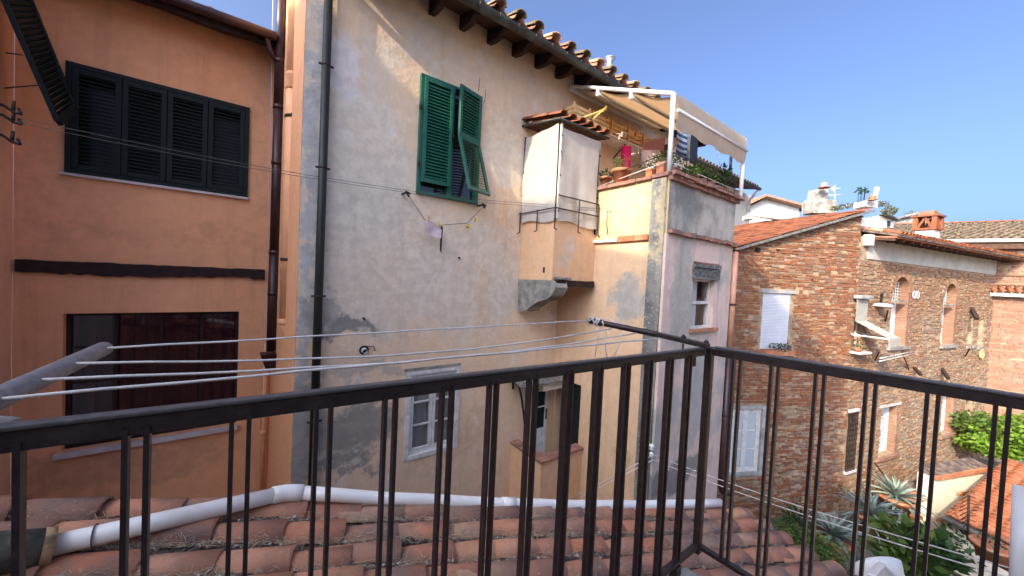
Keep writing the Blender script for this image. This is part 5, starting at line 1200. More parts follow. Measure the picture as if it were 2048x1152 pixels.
# flat tiles climb along e_, courses side by side along bk; nearest 300 single, the rest joined
cells = []
nb_ = int(4.4/.24); ne = int((eL+1.9)/.3)
for j in range(nb_):
    for i in range(ne+1): cells.append((i, j))
def rtM(i, j):
    p = A00+e_*(i*.3+R_.uniform(-.02, .02))+bk*(j*.24)+rn1*(.01+R_.uniform(0, .02)); d = e_-rn1*.0+rn1*-.05
    y = rn1.cross(d).normalized();
    if y.dot(bk) < 0: d2 = d; y = -y
    d = d.normalized(); z = d.cross(y).normalized()
    s_ = 1 if z.dot(rn1) > 0 else -1
    return Matrix(((d.x, y.x, z.x*s_, p.x), (d.y, y.y, z.y*s_, p.y), (d.z, y.z, z.z*s_, p.z), (0, 0, 0, 1)))
cells.sort(key=lambda c: (A00+e_*c[0]*.3+bk*c[1]*.24).length)
cells = [c for c in cells if c[0]*.3 > 1.2]
m = MB()
for n_, (i, j) in enumerate(cells):
    M = rtM(i, j)
    if n_ < 300: put('roof_tile', me_f[n_ % 4], bh, M)
    else: m.hexa([M @ v.co for v in me_f[n_ % 4].vertices])
if m.v: o = m.build('roof_tiles', M_['tile_lit'], bh); o['kind'] = 'stuff'
m = MB(); m.bar(A00-rn1*.05, A1-rn1*.05+e_*.1, .12, .05, rn1); m.build('verge_board', M_['wood_grey'], bh)
# ------------------------------------------------------------------ second brick house (apse like wall)
ph = T('pale_brick_house', 'long pale brick house with arched windows and a white frieze under its eaves', 'house', tuple(B2.p(5, -1, GZ)))
def rect(x0, y0, x1, y1): a = B2.px(x0, y0); b = B2.px(x1, y1); return (min(a[0], b[0]), max(a[0], b[0]), min(a[1], b[1]), max(a[1], b[1]))
T2 = B2.px(1989, 560)[0]
ev = [B2.px(x, y) for x, y in ((1752, 474), (1860, 510), (1930, 525), (1989, 541))]
print('T2', T2, 'ev', ev)
zt2 = 1.62
wA = rect(1788, 552, 1810, 690); wA = (wA[0], wA[0]+.98, B2.px(1792, 692)[1], B2.px(1800, 552)[1]-.02)
q = B2.px(1890, 567); q2 = B2.px(1884, 690); wBt = q[0]; wB = (wBt, wBt+.95, q2[1], B2.px(1902, 566)[1]-.02)
l1 = B2.px(1764, 815); l1b = B2.px(1759, 914); w3 = (l1[0], l1[0]+.95, l1b[1], l1[1])
l2 = B2.px(1886, 790); l2b = B2.px(1873, 873); w4_ = (l2[0], l2[0]+.9, l2b[1], l2[1])
l3 = B2.px(1932, 800); w5 = (l3[0], l3[0]+.6, l3[1]-.9, l3[1])
n1 = B2.px(1937, 634); w6 = (n1[0], n1[0]+.42, B2.px(1936, 688)[1], n1[1]); n2 = B2.px(1959, 637); w7 = (n2[0], n2[0]+.42, B2.px(1958, 690)[1], n2[1])
gr = rect(1695, 828, 1718, 932); gr = (.08, .52, gr[2], gr[3])
ba = (.05, .42, B2.px(1715, 700)[1], B2.px(1715, 640)[1])
print(wA, wB, w3, w4_, w5, w6, w7, gr, ba)
H2 = [wA, wB, w3, w4_, w5, w6, w7, gr, ba]
w2 = wallgrid(B2, .012, T2, GZ, zt2, H2, rev=.30, thick=.6).build('wall', M_['lime_pale'], ph)
rub2 = lambda t, z: (R_.random() < (.1 if z > -.6 else .6 if (int(t*1.1+.6*math.sin(z)) % 3) else .25))
brickwork(B2, .012, T2, GZ, lambda t: zt2-.62, [(h[0]-.0, h[1]+(.0 if h in (w6, w7) else .02), h[2]-.02, h[3]+.02) for h in H2], .22, .062, .014, w2, M_['brick2'], M_['brick2'], 0, rub2, 'b2', .028, .02)
# brick jambs of the deep openings (the lit right reveal) and arch heads
for h, arch in ((wA, 1), (wB, 1), (w3, 0), (w4_, 0)):
    z = h[2]
    while z < h[3]-.02: MB().fbox(B2, h[1]-.012, h[1]+.22*R_.choice((.6, 1)), -.28, .02+R_.uniform(0, .01), z, z+.062).build('brick', M_['brick2'] if 0 else M_['tile_lit' if 0 else 'brick3'], w2); z += .075
    w = h[1]-h[0]
    if arch:
        r = w/2; zc = h[3]-r; tc = (h[0]+h[1])/2
        m = MB(); N8 = 8
        for s_ in (0, 1):
            a_ = [(tc+math.cos(math.pi/2*(s_)+math.pi/2*k/N8)*r, zc+math.sin(math.pi/2*s_+math.pi/2*k/N8)*r) for k in range(N8+1)]
            corner = (h[1], h[3]) if s_ == 0 else (h[0], h[3])
            m.prism([B2.p(corner[0], .012, corner[1])]+[B2.p(t, .012, z) for t, z in a_], -B2.n*.3)
        m.build('arch_spandrel', M_['brick2'], ph); arch_bricks(B2, tc, zc, r, 15, w2, M_['brick2'], .03, .2)
        zm = h[2]+(h[3]-h[2])*.66
        MB().fbox(B2, h[0]-.02, h[1]-.2, -.26, .03, zm-.06, zm, .01).build('stone_sill', M_['stone'], ph)
        MB().fbox(B2, h[0]+.0, h[1], -.285, -.25, h[2], zm-.06).build('white_board', M_['wmetal'], ph)
        MB().fbox(B2, h[0], h[1], -.29, -.27, zm, h[3]).build('pane', M_['glass'], ph)
        m = MB()
        for k in range(1, 7): t = h[0]+w*k/7; m.fbox(B2, t-.01, t+.01, -.2, -.18, zm, h[3]-.05)
        for k in range(1, 8): z = zm+(h[3]-zm)*k/8; m.fbox(B2, h[0], h[1], -.18, -.165, z-.008, z+.008)
        m.build('window_grille', M_['wpaint'], ph)
    else:
        casement(B2, h[0], h[1], h[2], h[3], -.2, M_['wpaint'], ph, 2, 4, 'frost', .05, .05)
        MB().fbox(B2, h[0]-.1, h[1]+.15, -.1, .04, h[3]+.0, h[3]+.07).build('lintel', M_['marble'], ph)
    MB().fbox(B2, h[0]-.12, h[1]+.14, -.05, .09, h[2]-.1, h[2]-.003).build('sill', M_['stone'] if arch else M_['brick3'], ph)
for h in (w6, w7, w5):
    MB().fbox(B2, h[0], h[1], -.29, -.2, h[2], h[3]).build('niche_back', M_['brick3'], ph); MB().fbox(B2, h[0]-.05, h[1]+.08, -.05, .07, h[2]-.16, h[2]-.06).build('sill', M_['stone'], ph)
    if h is not w5: arch_bricks(B2, (h[0]+h[1])/2, h[3]-.1, .2, 7, w2, M_['brick2'], .02, .12)
MB().fbox(B2, gr[0], gr[1], -.25, -.2, gr[2], gr[3]).build('pane', M_['frost'], ph)
m = MB()
for k in range(6): t = gr[0]+(gr[1]-gr[0])*k/5; m.fbox(B2, t-.012, t+.012, .03, .05, gr[2], gr[3]+.04)
for k in range(12): z = gr[2]+(gr[3]-gr[2])*k/11; m.fbox(B2, gr[0]-.02, gr[1]+.02, .05, .062, z-.01, z+.01)
m.build('window_grille', M_['iron'], ph); MB().fbox(B2, gr[0]-.05, gr[1]+.06, -.1, .06, gr[3]+.05, gr[3]+.12).build('lintel', M_['marble'], ph); MB().fbox(B2, gr[0]-.05, gr[1]+.06, -.1, .08, gr[2]-.08, gr[2]-.01).build('sill', M_['marble'], ph)
MB().fbox(B2, .45, T2-.02, .0, .03, zt2-.60, zt2-.0).build('frieze', M_['frieze'], ph)
m = MB(); t = .35
e0, e1_ = .38, T2+.35
MB().hexa([B2.p(e0, -.1, zt2+.02), B2.p(e1_, -.1, zt2+.02), B2.p(e1_, .62, zt2-.06), B2.p(e0, .62, zt2-.06), B2.p(e0, -.1, zt2+.06), B2.p(e1_, -.1, zt2+.06), B2.p(e1_, .62, zt2-.03), B2.p(e0, .62, zt2-.03)]).build('soffit_board', M_['terra'], ph)
t = e0+.05
while t < e1_: MB().bar(B2.p(t, .0, zt2-.03), B2.p(t, .58, zt2-.1), .07, .07).build('rafter', M_['wood_brown'], ph); t += .5
m = MB(); m.hexa([B2.p(e0, 3.2*-1, zt2+1.0), B2.p(e1_, -3.2, zt2+1.0), B2.p(e1_, .66, zt2-.03), B2.p(e0, .66, zt2-.03), B2.p(e0, -3.2, zt2+1.05), B2.p(e1_, -3.2, zt2+1.05), B2.p(e1_, .66, zt2+.02), B2.p(e0, .66, zt2+.02)]); m.build('roof_deck', M_['bed'], ph)
s2 = (-B2.n+Vector((0, 0, .27))).normalized(); nr = 0; m = MB(); t = e0+.08
while t < e1_:
    for k in range(4):
        M = tmat(jit(B2.p(t, .70, zt2+.05)+s2*k*.36, .012), jit(s2, .03), Vector((0, 0, 1)))
        if k == 0: put('roof_tile', cop_lit, ph, M)
        else:
            c = coppo(.42, .085, .07, .014, 4); b = len(m.v); m.v += [tuple(M @ Vector(q)) for q in c.v]; m.f += [tuple(b+i for i in f) for f in c.f]; m.sm += c.sm
    t += .2
o = m.build('roof_tiles', M_['tile'], ph); o['kind'] = 'stuff'
# iron tie rods and struts on the wall
for (x0, y0, x1, y1, w_) in ((1736, 584, 1759, 608, .06), (1748, 618, 1768, 642, .03), (1730, 700, 1748, 720, .025), (1776, 698, 1815, 738, .022), (1913, 694, 1928, 712, .03), (1815, 745, 1826, 735, .07), (1870, 752, 1882, 738, .08), (1928, 636, 1940, 616, .1), (1722, 915, 1782, 972, .025), (1850, 930, 1866, 955, .03)):
    a = B2.px(x0, y0); b = B2.px(x1, y1); MB().bar(B2.p(a[0], .3, a[1]), B2.p(b[0], .03, b[1]), w_, w_).build('iron_strut', M_['iron'], ph)
p = B2.p(*[(lambda q: (q[0], .12, q[1]))(B2.px(1752, 612))][0]); lmp = T('wall_lamp', 'flat white lamp shade on an arm high on the pale brick wall', 'lamp', p)
MB().lathe(p, [(.22, 0), (.24, .02), (.2, .07), (.05, .1)], 16).build('lamp_shade', M_['wmetal'], lmp); MB().tube([p+Vector((0, 0, .09)), p-B2.n*.14+Vector((0, 0, .12))], .02, 6).build('arm', M_['iron'], lmp)
for k, (x, lab) in enumerate(((1824, 'left one of the two small white oval rings on the pale brick wall'), (1831, 'right one of the two small white oval rings on the pale brick wall'))):
    tt, zz = B2.px(x, 589.5); m = MB(); m.tube([B2.p(tt+.085*math.cos(a), .05, zz+.12*math.sin(a)) for a in [2*math.pi*i/16 for i in range(17)]], .016, 7); tag(m.build('oval_ring', M_['marble']), lab, 'ring')
tt, zz = B2.px(1959, 707); m = MB(); m.tube([B2.p(tt+.15*math.cos(a), .05, zz+.17*math.sin(a)) for a in [2*math.pi*i/14 for i in range(15)]], .035, 7); tag(m.build('oval_ring', M_['crate']), 'small yellowish oval ring below the two narrow niches at the far end', 'ring')
tt, zz = B2.px(1730, 480); acb = T('wall_box', 'white meter box set between the two brick houses under the eaves', 'box', B2.p(tt, .1, zz))
MB().fbox(B2, tt-.1, tt+.12, .0, .16, zz-.16, zz+.14).build('box_body', M_['wmetal'], acb, bevel=.01); MB().fbox(B2, tt-.07, tt+.09, .161, .17, zz-.12, zz+.1).build('door', M_['blind'], acb)
# small awning at the corner of the two houses
ca = T('corner_awning', 'pale canvas window awning with a drop hood at the corner of the brick houses', 'awning', B2.p(.3, .3, 0))
c0 = B2.px(1722, 596); zc1 = B2.px(1722, 641)[1]; ct0, ct1 = -.12, .46
MB().fbox(B2, ct0-.03, ct1+.05, .02, .2, c0[1]-.02, c0[1]+.08).build('cassette', M_['slab'], ca, bevel=.02)
MB().fbox(B2, ct0, ct1, .09, .10, zc1, c0[1]-.03).build('canvas', M_['awngrey'], ca)
zo = zc1-.36
MB().hexa([B2.p(ct0, .10, zc1-.012), B2.p(ct1, .10, zc1-.012), B2.p(ct1, .80, zo-.012), B2.p(ct0, .80, zo-.012), B2.p(ct0, .10, zc1), B2.p(ct1, .10, zc1), B2.p(ct1, .80, zo), B2.p(ct0, .80, zo)]).build('canvas_hood', M_['awngrey'], ca)
MB().fbox(B2, ct0, ct1, .80, .812, zo-.22, zo-.005).build('valance', M_['awngrey'], ca)
for t in (ct0, ct1): MB().bar(B2.p(t, .03, zo-.02), B2.p(t, .8, zo-.02), .03, .03).build('arm', M_['wmetal'], ca)
casement(B2, ba[0], ba[1]+.0, ba[2], ba[3], -.1, M_['wpaint'], ph, 1, 2, 'glass', .04, .03)
fp = T('flower_pot', 'small pot with red flowers on the sill under the corner awning', 'potted plant', B2.p(.05, .15, ba[2]))
MB().fbox(B2, -.1, .5, .0, .25, ba[2]-.07, ba[2]-.01).build('shelf', M_['marble'], fp); MB().lathe(B2.p(.0, .14, ba[2]), [(.06, 0), (.09, .12)], 12).build('pot', M_['terra'], fp)
m = MB(); leaves(m, B2.p(.0, .14, ba[2]+.22), (.13, .12, .16), 90, .06, .3, .6, hollow=0); m.build('foliage', M_['leaf'], fp); m = MB(); leaves(m, B2.p(.0, .16, ba[2]+.32), (.12, .1, .1), 22, .05, .3, 1, hollow=0); m.build('flowers', M_['flower_red'], fp)
for zz, lb in ((.0, 'upper of two pale drying wires stretched under the corner awning'), (-.08, 'lower of two pale drying wires stretched under the corner awning')): tag(MB().tube([B2.p(.3, .5, ba[2]-.12+zz), B2.p(2.7, .35, ba[2]-.05+zz)], .012, 5).build('drying_wire', M_['wmetal']), lb, 'clothes line')
# ------------------------------------------------------------------ church behind
pe = B2.p(T2, 0, 0)
B3 = Fr(tuple(pe-Vector((.36, -.93, 0))*3.2), 159)
chh = T('sunlit_brick_church', 'tall pinkish brick church wall with string courses at the right edge', 'church', tuple(B3.p(4, -1, GZ)))
zt3 = B3.px(1990, 486)[1]
print('church', zt3, B3.px(1990, 586), B3.px(2048, 586))
w3_ = wallgrid(B3, -1.6, 9, GZ, zt3, [], thick=.6).build('wall', M_['lime_pale'], chh)
zl = B3.px(1995, 586)[1]
brickwork(B3, -1.6, 6.5, -5.2, zt3-.02, [(-9, 20, zl-.1, zl+.35)], .3, .085, .016, w3_, M_['brick3'], M_['brick3'], 0, lambda t, z: z > zl+.6 and R_.random() < .3, 'b3', .025, .01)
for y, pr_, h_ in ((513, .08, .08), (547, .07, .08), (567, .06, .06)): zz = B3.px(2000, y)[1]; MB().fbox(B3, -1.6, 9, .0, pr_, zz-h_, zz).build('string_course', M_['brick3'], chh)
MB().fbox(B3, -1.6, 9, .0, .3, zl-.12, zl+.0).build('cornice', M_['marble'], chh)
t = -1.5
while t < 6: put('roof_tile', cop_lit, chh, tmat(B3.p(t, .42, zl+.03), (-B3.n+Vector((0, 0, .7))), Vector((0, 0, 1)))); t += .2
arch_bricks(B3, 5.6, -2.5, 1.15, 21, chh, M_['brick3'], .05, .35)
MB().tube([B3.p(-4, .35, zt3+.06), B3.p(9, .35, zt3+.06)], .07, 8).build('gutter', M_['wmetal'], chh)
MB().fbox(B3, -4, 9, -.1, .28, zt3-.25, zt3-.0).build('eave_shade_board', M_['wood_brown'], chh)
rp0, rp1 = B3.p(-4, .35, zt3+.08), B3.p(9, .35, zt3+.08)
rg = PP(1990, 448, B3.p(0, -3.2, 0), B3.n); sl3 = (rg.z-zt3-.08)/3.55; print('church roof slope', sl3)
s3 = (-B3.n+Vector((0, 0, sl3))).normalized(); Ls = 3.55/math.hypot(s3.x, s3.y)
m = MB(); m.quad(rp0, rp1, rp1+s3*Ls, rp0+s3*Ls); m.build('roof_deck', M_['bed'], chh)
m = MB(); t = -3.9; k_ = 0
while t < 7:
    for k in range(int(Ls/.36)+1):
        M = tmat(jit(B3.p(t, .38, zt3+.12)+s3*k*.36, .012), jit(s3, .03), Vector((0, 0, 1)))
        c = coppo(.42, .1, .08, .014, 4); b = len(m.v); m.v += [tuple(M @ Vector(q)) for q in c.v]; m.f += [tuple(b+i for i in f) for f in c.f]; m.sm += c.sm
    t += .25
o = m.build('roof_tiles', M_['tile_moss'], chh); o['kind'] = 'stuff'
t = -3.9
while t < 7: put('ridge_tile', cop_lit, chh, tmat(B3.p(t, .35, zt3+.17)+s3*Ls, B3.d+Vector((0, 0, .05)), Vector((0, 0, 1)))); t += .38
# dark gabled wall between
gb = T('dark_gable', 'dark grey slated gable showing above the pale brick house beside a chimney', 'house', PD(1830, 440, 19))
gp_ = [(1778, 452), (1780, 441), (1800, 436), (1835, 425), (1866, 422), (1874, 452)]
MB().prism([PD(x, y, 19) for x, y in gp_], cF*.5).build('gable_wall', M_['stone'], gb); MB().bar(PD(1780, 440, 18.95), PD(1866, 422, 18.95), .25, .05).build('roof_edge', M_['wood_grey'], gb)
sh_ = T('roof_shed', 'small white rooftop hut with a lean-to roof behind the red brick gable', 'hut', PD(1770, 440, 15))
MB().prism([PD(x, y, 15) for x, y in ((1763, 455), (1763, 430), (1775, 431), (1790, 440), (1786, 455))], cF*1.2).build('wall', M_['white'], sh_); MB().bar(PD(1765, 428, 14.9), PD(1792, 440, 14.9), .3, .05).build('roof', M_['wood_grey'], sh_); MB().prism([PD(x, y, 14.9) for x, y in ((1776, 452), (1776, 441), (1782, 443), (1781, 453))], cF*.03).build('pane', M_['glass'], sh_)
# open work chimneys
def chim(x0, x1, yt, ym, yb, d, lab):
    a = PD(x0, yb, d); b = PD(x1, yb, d); w = (b-a).length; zt = PD((x0+x1)/2, yt, d).z; zm = PD((x0+x1)/2, ym, d).z; c = (a+b)/2
    t = T('chimney', lab, 'chimney', c); f = Fr((c.x, c.y, 0), 103)
    h = w/2*.82
    MB().fbox(f, -h, h, -h, h, a.z-.6, zm-.05).build('chimney_base', M_['white'], t); MB().fbox(f, -h-.07, h+.07, -h-.07, h+.07, zm-.05, zm, .01).build('brick_course', M_['tile_lit'], t)
    for sx in (-1, 1):
        for sy in (-1, 1): MB().fbox(f, sx*h-.06, sx*h+.06, sy*h-.06, sy*h+.06, zm, zt-.05).build('brick_pier', M_['tile_lit'], t)
    for sy in (-1, 1):
        MB().bar(f.p(-h+.05, sy*h, zm), f.p(0, sy*h, zt-.08), .06, .06).bar(f.p(h-.05, sy*h, zm), f.p(0, sy*h, zt-.08), .06, .06).build('slanting_brick', M_['tile_lit'], t)
        MB().bar(f.p(sy*h, -h+.05, zm), f.p(sy*h, 0, zt-.08), .06, .06).bar(f.p(sy*h, h-.05, zm), f.p(sy*h, 0, zt-.08), .06, .06).build('slanting_brick', M_['tile_lit'], t)
    MB().fbox(f, -h-.1, h+.1, -h-.1, h+.1, zt-.05, zt, .01).build('cap_slab', M_['tile_lit'], t); MB().fbox(f, -h*.8, h*.8, -h*.8, h*.8, zt, zt+.12, .04).build('cap_stone', M_['rubble'], t)
chim(1838, 1870, 432, 458, 472, 12.6, 'open work brick chimney on a white base, the nearer and larger one'); chim(1963, 1989, 476, 498, 512, 15.2, 'open work brick chimney on a white base, the smaller one near the right edge')
# ------------------------------------------------------------------ far houses, chimneys and roof garden
wh = T('white_gable_house', 'white gabled house in full sun far behind the red tiled roof', 'house', PD(1545, 430, 26))
cFh = Vector((cF.x, cF.y, 0)).normalized()
MB().prism([PD(x, y, 26) for x, y in ((1480, 560), (1496, 414), (1533, 396), (1598, 413), (1600, 560))], cFh*6).build('wall', M_['white'], wh)
MB().prism([PD(x, y, 25.9)+cFh*6.1 for x, y in ((1598, 560), (1597, 413), (1626, 420), (1628, 560))], -cFh*4).build('side_wall', M_['cream'], wh)
for p, q in (((1488, 414), (1534, 392)), ((1533, 392), (1628, 417))): a, b = PD(*p, 25.4), PD(*q, 25.4); MB().hexa([a, b, b+cFh*7, a+cFh*7, a+Vector((0, 0, .14)), b+Vector((0, 0, .14)), b+cFh*7+Vector((0, 0, .14)), a+cFh*7+Vector((0, 0, .14))]).build('roof', M_['tile'], wh)
ch = T('cream_end_house', 'cream house with a long tiled eave continuing behind the roof terrace', 'house', (17, 7.2, GZ))
FC = Fr((0, 7, 0), 90); x1 = PY(1500, 420, 7).x; zc_ = PY(1508, 380, 6.6).z; zc0 = PY(1397, 298, 6.6).z
print('cream', x1, zc_, zc0)
wallgrid(FC, 12.0, x1, GZ, zc_-.05, [], thick=3).build('wall', M_['cream'], ch)
xe = PY(1510, 381, 6.55).x
m = MB(); m.hexa([(12, 6.45, zc_-.02), (xe, 6.45, zc_-.02), (xe, 7.1, zc_+.12), (12, 7.1, zc_+.12), (12, 6.45, zc_+.05), (xe, 6.45, zc_+.05), (xe, 7.1, zc_+.2), (12, 7.1, zc_+.2)]); m.build('eave', M_['wood_brown'], ch)
m = MB(); m.hexa([(12, 7.0, zc_+.15), (xe, 7.0, zc_+.15), (xe, 10, zc_+.5), (12, 10, zc_+.5), (12, 7.0, zc_+.2), (xe, 7.0, zc_+.2), (xe, 10, zc_+.6), (12, 10, zc_+.6)]); m.build('roof', M_['tile_moss'], ch)
x = 12.1
while x < xe: put('roof_tile', cop_moss, ch, tmat(Vector((x, 6.4, zc_+.1)), Vector((0, 1, .25)), Vector((0, 0, 1)))); x += .25
MB().tube([(12, 6.38, zc_+.0), (xe+.05, 6.38, zc_+.0)], .07, 8).build('gutter', M_['greenpipe'], ch)
MB().tube([(xe, 6.38, zc_-.02), (xe-.1, 6.5, zc_-.2), (x1-.4, 6.9, zc_-.35), (x1-.4, 6.93, -4)], .06, 8).build('downpipe', M_['wmetal'], ch)
def stack(pts, d, th, lab, mt='cream', name='chimney'):
    t = T(name, lab, 'chimney', PD(*pts[0], d)); MB().prism([PD(x, y, d) for x, y in pts], cFh*th).build('chimney_stack', M_[mt], t, bevel=.02); return t
t = stack([(1627, 425), (1627, 402), (1638, 393), (1641, 376), (1656, 376), (1657, 400), (1659, 425)], 15.5, .6, 'tall stepped grey chimney stack with a white ball on top above the red roof', 'stackm')
MB().lathe(PD(1648, 376, 15.2), [(.2, 0), (.2, .06), (.05, .08)], 12).build('cap', M_['coping'], t); MB().lathe(PD(1648, 374, 15.2), [(.02, 0), (.1, .06), (.1, .14), (.02, .2)], 12).build('ball', M_['wmetal'], t)
t = stack([(1658, 425), (1659, 400), (1673, 402), (1672, 425)], 15.8, .5, 'low brown chimney block right of the tall grey stack', 'stone')
t = stack([(1498, 437), (1499, 431), (1503, 431), (1510, 424), (1512, 431), (1516, 431), (1517, 437)], 14.5, .4, 'small pale chimney cluster in front of the white gable house', 'cream')
t = stack([(1734, 412), (1735, 400), (1755, 401), (1754, 414)], 13.2, .5, 'pale chimney with an orange pot on the ridge of the red roof', 'marble'); MB().lathe(PD(1745, 401, 13.0), [(.12, 0), (.15, .02), (.09, .08), (.12, .1), (.07, .2)], 10).build('chimney_pot', M_['terra'], t)
tag(MB().tube([PD(1748, 408, 13.5), PD(1754, 375, 13.5)], .07, 8).build('white_pole', M_['wmetal']), 'plain white pole rising behind the pale chimney with the orange pot', 'pole')
an = T('roof_antenna', 'pale arrow shaped television antenna right of the tall grey chimney', 'antenna', PD(1670, 400, 16))
MB().tube([PD(1670, 410, 16), PD(1669, 372, 16)], .015, 5).tube([PD(1663, 378, 16), PD(1680, 377, 16)], .03, 5).tube([PD(1663, 378, 16), PD(1671, 371, 16)], .03, 5).tube([PD(1663, 378, 16), PD(1671, 385, 16)], .03, 5).tube([PD(1656, 391, 16), PD(1682, 389, 16)], .012, 5).build('antenna_rods', M_['wmetal'], an)
rgd = T('roof_garden', 'row of pale green bushes along the ridge behind the red roof', 'bushes', PD(1700, 412, 15))
for k, (x, y, w_, h_) in enumerate(((1690, 414, .3, .1), (1672, 418, .2, .1), (1712, 412, .3, .13), (1728, 411, .22, .15), (1765, 409, .25, .12))):
    m = MB(); leaves(m, PD(x, y, 15), (w_, w_*.7, h_), 130, .09, .5, .5, hollow=0); m.build('bush', M_['leaf_grey'], rgd)
m = MB()
for k in range(5):
    b = PD(1716+k*3, 412, 14.8); e = b+Vector((R_.uniform(-.2, .2), 0, .55+.25*R_.random())); m.tube([b, e], .012, 4); leaves(m, e, (.12, .12, .05), 10, .12, .2, .6, hollow=0)
m.build('umbel_stalks', M_['leaf_dark'], rgd)
for x, y, w_, h_, d, lab in ((1778, 423, .28, .2, 14.6, 'yellow green bush beside the white rooftop hut'), (1822, 433, .5, .25, 20, 'round green bush on the dark gable left of the open chimney'), (1872, 452, .25, .3, 16, 'dark bush peeping out right of the nearer open chimney')):
    t = T('roof_bush', lab, 'bush', PD(x, y+5, d)); m = MB(); leaves(m, PD(x, y, d), (w_, w_*.7, h_), 200, .11, .5, .5, hollow=0); m.build('foliage', M_['leaf_grey'], t)
# ------------------------------------------------------------------ garden court
def agave(px, py, d, r, label, seed, potl=True):
    rr = random.Random(seed); c = PD(px, py, d); t = T('agave', label, 'agave', c-Vector((0, 0, .45)))
    MB().lathe(c-Vector((0, 0, .5)), [(.24, 0), (.34, .35), (.38, .36), (.38, .43), (.33, .43), (.3, .38)], 16).build('pot', M_['terra'], t)
    me = []
    for k in range(4):
        m = MB(); S = 6; L = 1.0
        for i in range(S+1):
            u = i/S; w = .10*(1-u**1.6)*(.55+1.2*u if u < .4 else 1.03); bend = -.28*u**2.2*(.5+k*.35); x = L*u
            m.v += [(x, -w, bend+.02), (x, 0, bend-.02), (x, w, bend+.02)]
        for i in range(S):
            for j in (0, 1): a = i*3+j; m.f.append((a, a+3, a+4, a+1)); m.sm.append(True)
        me.append(m.mesh('leaf', M_['agave']))
    n = 48
    for i in range(n):
        az = i*2.399+rr.uniform(-.2, .2); el = rad(78-78*(i/n)**.8+rr.uniform(-8, 8)-(22 if i > n*.75 else 0)); L = r*(.75+.35*(i/n))*rr.uniform(.85, 1.1)
        M = Matrix.Translation(c-Vector((0, 0, .07))) @ Matrix.Rotation(az, 4, 'Z') @ Matrix.Rotation(-el, 4, 'Y') @ Matrix.Scale(L, 4)
        put('leaf', me[min(3, int(i/n*4))], t, M)
    return t
agave(1668, 1066, 8.0, .66, 'shaded grey green agave in a pot, the lowest of the three by the brick wall', 1)
agave(1743, 1022, 8.9, .70, 'shaded blue green agave in a pot, the middle one of the three', 2)
agave(1793, 988, 9.7, .70, 'sunlit yellowish agave in a pot at the foot of the pale brick wall', 3)
# stepped copings at the foot of the pale wall
def cwall(p, q, z0, lab):
    t = T('garden_wall', lab, 'garden wall', p); d = (q-p); h = math.degrees(math.atan2(d.x, d.y)); f = Fr((p.x, p.y, 0), h); L = math.hypot(d.x, d.y); zt = p.z
    MB().fbox(f, 0, L, -.3, 0, z0, zt).build('wall', M_['cream'], t)
    MB().hexa([f.p(0, -.34, zt+.09), f.p(L, -.34, zt+.09), f.p(L, .08, zt), f.p(0, .08, zt), f.p(0, -.34, zt+.14), f.p(L, -.34, zt+.14), f.p(L, .08, zt+.05), f.p(0, .08, zt+.05)]).build('coping_bed', M_['bed'], t)
    x = 0
    while x < L-.05: MB().fbox(f, x, min(x+.2, L), .02, .1+R_.uniform(0, .015), zt-.03, zt+.06, .006).build('coping_tile', M_['terra'], t); x += .21
for (x0, y0, x1, y1, z, z0, lab) in ((1866, 955, 1975, 936, -4.75, -6.2, 'highest of three cream garden walls stepping down below the pale brick house'), (1805, 986, 1930, 984, -5.35, -6.2, 'middle one of three cream garden walls with a terracotta coping'), (1812, 1030, 1905, 1040, -5.95, -6.2, 'lowest of three cream garden walls beside the sunlit agave')):
    cwall(PZ(x0, y0, z), PZ(x1, y1, z), z0, lab)
# orange tiled roof on the right
og = T('orange_roofed_annex', 'low annex with a bright orange tiled roof at the right edge of the garden', 'outbuilding', PZ(1990, 1060, GZ))
E0 = PZ(1888, 1030, -5.0); E1 = PZ(2040, 1100, -5.0); G0 = PZ(2008, 920, -4.35)
ed = (E1-E0).normalized(); gd = (G0-E0); gn = ed.cross(gd).normalized();
if gn.z < 0: gn = -gn
GL = gd.length; gdn = gd.normalized(); EL = 6.5
up_ = (gd-ed*gd.dot(ed)); UL = up_.length; up_.normalize(); sk_ = gd.dot(ed)
print('annex', GL, UL, sk_, E0, E1, G0)
m = MB(); m.quad(E0, E0+ed*EL, G0+ed*EL, G0); m.quad(E0-gn*.1, E0+ed*EL-gn*.1, G0+ed*EL-gn*.1, G0-gn*.1); m.build('roof_deck', M_['bed'], og)
nrow = int(UL/.17); cells = []
for i in range(nrow+1):
    v = i*.17; off = sk_*v/UL; k = 0
    while k*.24 < EL-.2: cells.append((off+k*.24+(.12 if i % 2 else 0)*0, v)); k += 1
tm = []
for k in range(3):
    m = MB(); S = 4
    for xx in (0, .23):
        pass
    pr_ = [(0, .0), (.05, .028), (.11, .034), (.17, .02), (.232, .0)]
    for v, dz_ in ((0, .03), (.19, .012)):
        for a, b in pr_: m.v.append((a, v, b+dz_+R_.uniform(-.002, .002)))
    for v, dz_ in ((0, .012),):
        for a, b in pr_: m.v.append((a, v, b+dz_))
    for j in range(4): m.f.append((j, j+1, 5+j+1, 5+j)); m.sm.append(True); m.f.append((10+j, 10+j+1, j+1, j)); m.sm.append(False)
    tm.append(m.mesh('roof_tile', M_['tile_lit']))
cells.sort(key=lambda c: (E0+ed*c[0]+up_*c[1]).dot(cR)/(E0+ed*c[0]+up_*c[1]).dot(cF))
m = MB(); gnn = ed.cross(up_).normalized()
if gnn.z < 0: gnn = -gnn
